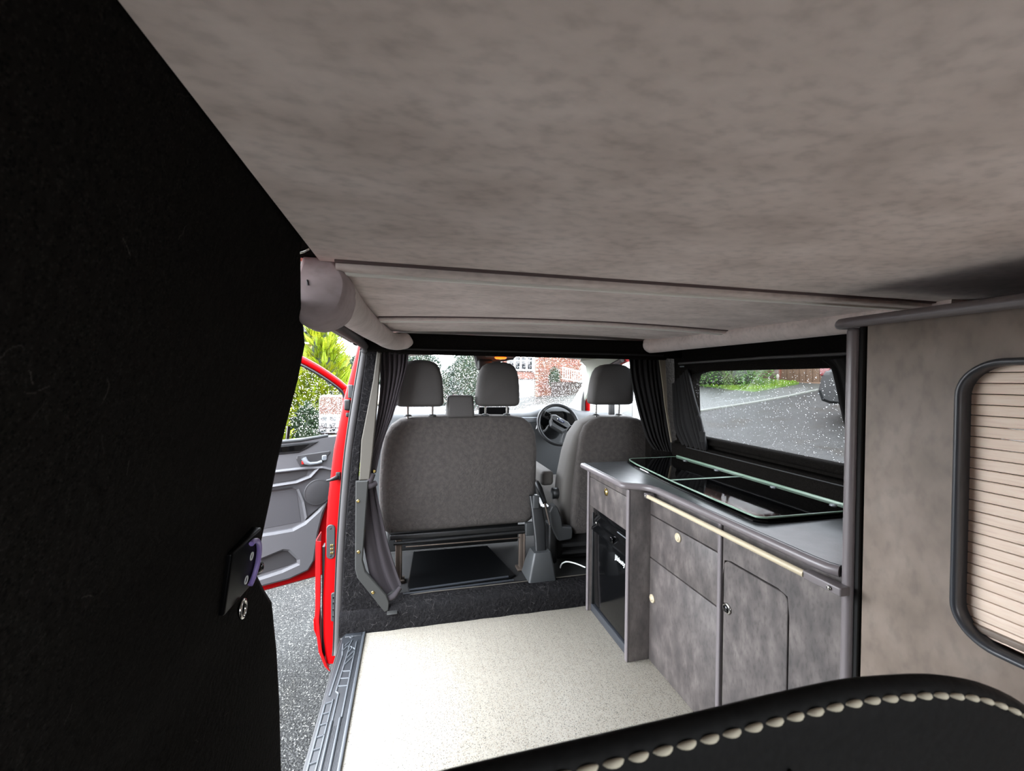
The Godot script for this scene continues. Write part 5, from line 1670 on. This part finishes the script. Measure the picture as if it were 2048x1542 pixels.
func window_part(parent: Node3D, c: Vector3, w: float, h: float, n: int) -> void:
	var f := MB.new()
	f.box(c + V(0, h / 2, 0), V(w, 0.06, 0.08), 0.006).box(c - V(0, h / 2, 0), V(w + 0.1, 0.07, 0.12), 0.006)
	for i in n + 1:
		f.box(c + V(-w / 2 + w * i / n, 0, 0), V(0.07, h, 0.08), 0.006)
	for i in n:
		f.box(c + V(-w / 2 + w * (i + 0.5) / n, h * 0.2, 0), V(w / n, 0.04, 0.06), 0.004)
	var o := part("window", f, M.white, parent, "white framed window")
	for i in n:
		part("pane", MB.new().box(c + V(-w / 2 + w * (i + 0.5) / n, 0, -0.02), V(w / n - 0.06, h - 0.05, 0.01), 0.001), M.car_glass, o)


func outside() -> void:
	leaf = leaf_mesh()
	frond = frond_mesh()
	# the road
	var g := []
	var xs := [-60.0, -30.0, -15.0, -8.0, -4.0, -1.0, 1.5, 4.0, 7.0, 10.0, 14.0, 20.0, 40.0, 80.0]
	var zs := [40.0, 20.0, 8.0, 0.0, -4.0, -8.0, -12.0, -16.0, -22.0, -30.0, -45.0, -80.0]
	for x in xs:
		var row := PackedVector3Array()
		for z in zs:
			row.append(V(x, land(minf(x, 16.0), maxf(z, -24.0)), z))
		g.append(row)
	struct("ground", MB.new().sheet(g, -0.3), M.tarmac, "wet speckled tarmac road round the van")
	# across the road on the right: kerb, pavement, lawn, hedge, fence
	var kerb := [Vector2(2.0, 9.45), Vector2(5.5, 9.5), Vector2(7.34, 9.56), Vector2(9.31, 9.72), Vector2(10.6, 9.95), Vector2(12.1, 10.31)]
	var kb := thing("kerb", "low pale kerb along the far side of the road, seen through the side window", "kerb", V(8, 0.4, -9.6))
	for i in kerb.size() - 1:
		var a: Vector2 = kerb[i]
		var c: Vector2 = kerb[i + 1]
		var k := int(ceil(a.distance_to(c) / 0.92))
		for j in k:
			var p := a.lerp(c, float(j) / k)
			var q := a.lerp(c, (j + 1.0) / k)
			var p3 := V(p.x, land(p.x, -p.y) - 0.005, -p.y)
			var q3 := V(q.x, land(q.x, -q.y) - 0.005, -q.y)
			var dir := (q3 - p3)
			part("kerbstone", MB.new().box(Vector3.ZERO, V(dir.length() - 0.012, 0.10, 0.10), 0.02, 2, 1, axes((p3 + q3) / 2, dir, V(0, 1, 0))), M.kerb, kb)
	var pv := PackedVector2Array(kerb)
	pv.append_array(P2([14.5, 11.0, 14.5, 16.0, 10.3, 17.0, 2.0, 17.0]))
	struct("pavement", on_land(pv, 0.035, 0.12), M.pavement, "damp pavement beyond the kerb")
	var lawn := P2([10.62, 11.25, 11.2, 11.3, 12.75, 11.62, 12.95, 14.4, 11.0, 15.5, 10.58, 12.2])
	var lw := on_land(lawn, 0.09, 0.08)
	var lo := struct("lawn", lw, M.grass, "bright green lawn between the hedge and the fence")
	var ga := []
	var gc := []
	for i in 5200:
		var q := Vector2(rng.randf_range(10.5, 13.0), rng.randf_range(11.2, 14.5))
		if Geometry2D.is_point_in_polygon(q, lawn):
			var f := V(rng.randfn() * 0.4, 1, rng.randfn() * 0.4).normalized()
			var sd := f.cross(V(rng.randfn(), 0, rng.randfn()).normalized()).normalized()
			ga.append(Transform3D(Basis(f, sd.cross(f), sd) * rng.randf_range(0.05, 0.10), V(q.x, land(q.x, -q.y) + 0.085, -q.y)))
			var v := rng.randf_range(0.75, 1.2)
			gc.append(Color(v, v, v * 0.8))
	scatter("grass_blades", leaf, M.leaf_grass, ga, lo, gc)
	bush("hedge", "clipped green laurel hedge beyond the pavement, seen through the side window", "hedge", V(11.2, 0.85 + 0.85, -14.2), V(0.75, 0.95, 2.45), 9000, 0.085, M.leaf_laurel, "", 1.0)
	# close boarded fence
	var fn := thing("fence", "brown vertical board fence behind the lawn", "fence", V(13.2, 1.0, -10.5))
	var z := -20.0
	var i := 0
	while z < -5.0:
		var x := 12.95 + (z + 14.0) * 0.11
		var y := land(x, z)
		part("board", MB.new().box(V(x + (0.012 if i % 2 == 0 else 0.0), y + 0.92, z), V(0.02, 1.84, 0.125), 0.003), M.fence_wood, fn)
		if i % 16 == 0:
			part("post", MB.new().box(V(x + 0.06, y + 0.95, z), V(0.09, 1.95, 0.09), 0.006), M.fence_wood, fn)
		z += 0.115
		i += 1
	part("gravel_board", MB.new().box(V(13.14, 1.06, -10.6), V(0.05, 0.16, 9.5), 0.01, 1, 1), M.fence_wood, fn)
	parked_car()
	var h4 := thing("house", "brick house across the road, only its reflection in the black hob glass showing", "house", V(0, 0, 0))
	bricks(h4, -6.5, 6.5, 0.6, 6.0, 0.0, [[-4.6, 1.4, -3.0, 2.8], [2.6, 1.4, 4.2, 2.8]])
	window_part(h4, V(-3.8, 2.1, 0.05), 1.4, 1.2, 3)
	window_part(h4, V(3.4, 2.1, 0.05), 1.4, 1.2, 3)
	part("roof", MB.new().prism(P2([-0.5, 0, 6.0, 0, 2.75, 3.4]), 13.6, 0.02, axes(V(0, 5.95, 0.3), V(0, 0, -1), V(0, 1, 0))), M.roof_tile, h4)
	h4.transform = Transform3D(Basis(V(0, 1, 0), -PI / 2), V(15.6, 0.2, -15.0))
	# ahead: brick house with a white garage door
	var h := thing("house", "red brick house with white windows and a white garage door, seen through the windscreen", "house", V(4.6, 0.4, -17))
	bricks(h, 2.6, 5.0, 0.1, 4.6, -17.0, [[3.75, 0.2, 4.98, 1.22], [3.9, 1.5, 4.95, 2.05], [2.75, 1.5, 3.6, 2.2]])
	bricks(h, 4.98, 6.98, 0.1, 4.6, -16.6, [])
	part("side_wall", MB.new().box(V(6.9, 2.3, -18.4), V(0.2, 4.6, 3.4), 0.01), M.brick, h)
	window_part(h, V(4.42, 1.80, -16.95), 1.05, 0.55, 4)
	window_part(h, V(3.2, 1.85, -16.95), 0.8, 0.6, 3)
	var gd := part("garage_door", MB.new().box(V(4.36, 0.76, -16.93), V(1.28, 0.82, 0.06), 0.01), M.white_door, h, "white garage door")
	for k in 5:
		part("door_rib", MB.new().box(V(4.36, 0.45 + k * 0.155, -16.895), V(1.24, 0.012, 0.012), 0.003), M.white, gd)
	part("canopy", MB.new().prism(P2([0, 0, 0.34, 0.0, 0.34, 0.05, 0.02, 0.32, 0, 0.32]), 2.4, 0.01, axes(V(3.8, 1.16, -17.0), V(0, 0, 1), V(0, 1, 0))), M.roof_tile, h)
	part("roof", MB.new().prism(P2([-0.4, 0, 3.6, 0, 1.6, 1.4]), 4.8, 0.02, axes(V(4.8, 4.55, -16.7), V(0, 0, -1), V(0, 1, 0))), M.roof_tile, h)
	# gate and white railing at its right corner, dark shrub
	var gt := thing("garden_gate", "dark wooden gate and low fence in front of the brick house", "gate", V(6.1, 0.4, -15.8))
	for k in 14:
		part("board", MB.new().box(V(5.42 + k * 0.095, 0.72, -15.8), V(0.085, 0.66, 0.03), 0.004), M.gate_wood, gt)
	part("rail", MB.new().box(V(6.03, 0.92, -15.77), V(1.32, 0.07, 0.03), 0.004).box(V(6.03, 0.5, -15.77), V(1.32, 0.07, 0.03), 0.004), M.gate_wood, gt)
	var rl := thing("white_railing", "white sloping railing in front of the brick house", "railing", V(6.2, 0.9, -15.7))
	for k in 9:
		part("baluster", MB.new().box(V(5.82 + k * 0.09, 1.12 + 0.28 - k * 0.018, -15.7), V(0.03, 0.42, 0.03), 0.004), M.white, rl)
	part("handrail", MB.new().tube([V(5.78, 1.63, -15.7), V(6.6, 1.45, -15.7)], 0.03, 8).tube([V(5.78, 1.20, -15.7), V(6.6, 1.05, -15.7)], 0.03, 8), M.white, rl)
	bush("shrub", "small dark green shrub by the white railing", "shrub", V(5.62, 1.2, -16.1), V(0.22, 0.42, 0.2), 500, 0.08, M.leaf_dark)
	# trees to the left of the house, road verge
	bush("shrub", "tall blue green bush beyond the windscreen, left of the middle headrest", "shrub", V(2.1, 1.1, -15.5), V(0.75, 1.25, 0.6), 2600, 0.10, M.leaf_blue)
	bush("shrub", "lower rounded bush beside the tall blue green bush", "shrub", V(1.45, 0.85, -16.0), V(0.45, 0.75, 0.5), 1200, 0.09, M.leaf_blue)
	for e in [[0.6, 6.0, -55.0, 6.0, "hazy blue green tree far down the road, between the two left headrests"], [-6.0, 5.5, -60.0, 7.0, "hazy blue green tree far down the road, above the leftmost headrest"]]:
		bush("distant_tree", e[4], "tree", V(e[0], land(2, -24) + e[1] * 0.36, e[2]), V(e[3] * 0.5, e[1] * 0.36, 2.0), 1100, 0.5, M.leaf_blue, "trees far down the road")
	bush("verge_hedge", "low dark hedge just above the dashboard at the left", "hedge", V(-0.6, -0.15, -9.5), V(1.4, 0.45, 0.4), 1800, 0.07, M.leaf_dark, "", 1.0)
	struct("verge", on_land(P2([-4.0, 17.5, 3.4, 17.5, 3.4, 23.5, -8.0, 23.5]), 0.04, 0.08), M.gravel, "pale gravel verge ahead of the van")
	# left: bright conifers and shrubs beyond the open doors
	conifer(V(-1.38, -0.55, -7.3), 2.80, 0.68, 2600, 0.20, M.leaf_lime, "bright lime conifer to the right of the pair, behind the open door")
	conifer(V(-2.35, -0.55, -7.1), 2.70, 0.75, 2600, 0.20, M.leaf_lime, "bright lime conifer to the left, half hidden by the felt wall")
	conifer(V(-1.72, -0.55, -5.6), 1.85, 0.46, 1500, 0.15, M.leaf_lime, "small lime conifer seen through the open door's window")
	bush("shrub", "dark green shrub seen through the open door's window", "shrub", V(-1.28, 0.0, -5.9), V(0.30, 0.75, 0.3), 4500, 0.055, M.leaf_dark)
	bush("shrub", "mid green shrub low behind the open door", "shrub", V(-2.3, 0.1, -5.6), V(0.4, 0.7, 0.4), 3000, 0.055, M.leaf_green)
	# brick house far behind the conifers, and the one reflected in the mirror
	var h2 := thing("house", "distant brick house with white window bars between the conifer tops", "house", V(-3.5, -0.2, -17))
	bricks(h2, -7.1, -2.75, -0.2, 4.2, -17.0, [[-3.9, 2.4, -3.0, 3.6]])
	window_part(h2, V(-3.45, 3.0, -16.95), 0.9, 1.2, 2)
	part("roof", MB.new().prism(P2([-0.4, 0, 3.6, 0, 1.6, 1.6]), 4.7, 0.02, axes(V(-4.95, 4.15, -16.7), V(0, 0, -1), V(0, 1, 0))), M.roof_tile, h2)
	var h3 := Node3D.new()
	h3 = thing("house", "brick house with a white window behind the van, seen only in the wing mirror", "house", V(-7, -0.5, 9))
	bricks(h3, -9.0, -1.5, -0.55, 4.0, -9.0, [[-5.35, 0.35, -4.65, 1.15]])
	window_part(h3, V(-5.0, 0.75, -8.95), 0.6, 0.7, 2)
	part("roof", MB.new().prism(P2([-0.4, 0, 3.6, 0, 1.6, 1.6]), 7.8, 0.02, axes(V(-5.2, 3.95, -8.7), V(0, 0, -1), V(0, 1, 0))), M.roof_tile, h3)
	# it was laid out facing +z; turn it round to face the van
	h3.transform = Transform3D(Basis(V(0, 1, 0), PI), V(-9.5, 0.0, 0.0)) * Transform3D(Basis(), V(-7, -0.5, 9))


func parked_car() -> void:
	var c := thing("parked_car", "dark parked car at the right edge of the side window, its rear corner showing", "car", V(9.6, 0.35, -5.3))
	var dir := V(0.52, 0.09, 0.85).normalized()
	var o := V(8.52, 0.35, -7.12)
	var xf := axes(o, dir, V(0, 1, 0))   # x runs forward from the tail, z to the far side
	xf.basis = Basis(dir, V(0, 1, 0), dir.cross(V(0, 1, 0)))
	var prof := P2([0.03, 0.52, 0.0, 0.62, 0.02, 0.72, 0.06, 0.95, 0.10, 1.02, 4.2, 0.98, 4.35, 0.85, 4.4, 0.45, 4.3, 0.28, 3.9, 0.26, 3.82, 0.50, 3.6, 0.66, 3.35, 0.66, 3.13, 0.5, 3.05, 0.27, 1.25, 0.27, 1.17, 0.5, 0.95, 0.66, 0.72, 0.66, 0.5, 0.5, 0.42, 0.32, 0.18, 0.36, 0.06, 0.42])
	var w := 1.8
	var mid := xf.translated_local(V(0, 0, w / 2 - 0.9))
	part("body", MB.new().prism(prof, w, 0.05, mid), M.car_black, c)
	part("cabin", MB.new().prism(P2([0.10, 1.0, 0.30, 1.48, 0.55, 1.60, 2.2, 1.62, 2.6, 1.5, 3.2, 1.0]), w - 0.16, 0.06, mid), M.car_glass, c)
	part("roof", MB.new().prism(P2([0.34, 1.55, 0.55, 1.60, 2.2, 1.63, 2.45, 1.56, 2.2, 1.66, 0.6, 1.65, 0.36, 1.60]), w - 0.2, 0.01, mid), M.car_black, c)
	for sg in [-1.0, 1.0]:
		part("tail_light", MB.new().box(V(0.10, 0.98, sg * 0.70), V(0.16, 0.16, 0.36), 0.03, 2, 1, mid), M.tail_red, c)
		for wx in [0.83, 3.47]:
			var hub: Transform3D = mid * axes(V(wx, 0.33, sg * 0.78), V(1, 0, 0), V(0, 0, sg))
			var wh := part("wheel", MB.new().lathe([Vector2(0, -0.1), Vector2(0.28, -0.1), Vector2(0.33, -0.07), Vector2(0.33, 0.07), Vector2(0.28, 0.1), Vector2(0.22, 0.08), Vector2(0, 0.06)], hub, 28), M.black_plastic, c)
			part("rim", MB.new().lathe([Vector2(0, 0.065), Vector2(0.2, 0.085), Vector2(0.215, 0.09), Vector2(0.2, 0.095), Vector2(0.05, 0.08), Vector2(0, 0.085)], hub, 20), M.silver_plastic, wh)
	part("bumper_strip", MB.new().box(V(0.02, 0.56, 0), V(0.05, 0.025, w - 0.1), 0.01, 1, 1, mid), M.silver_plastic, c)
	part("side_window_strip", MB.new().box(V(1.4, 1.02, -w / 2 + 0.06), V(2.4, 0.02, 0.02), 0.005, 1, 1, mid), M.silver_plastic, c)


func _ready() -> void:
	camera_and_light()
	materials()
	shell()
	kitchen()
	wardrobe()
	bench()
	seats()
	cab_floor()
	dashboard()
	windscreen()
	driver_door()
	door_side()
	curtains()
	pelmets()
	passenger_door()
	outside()
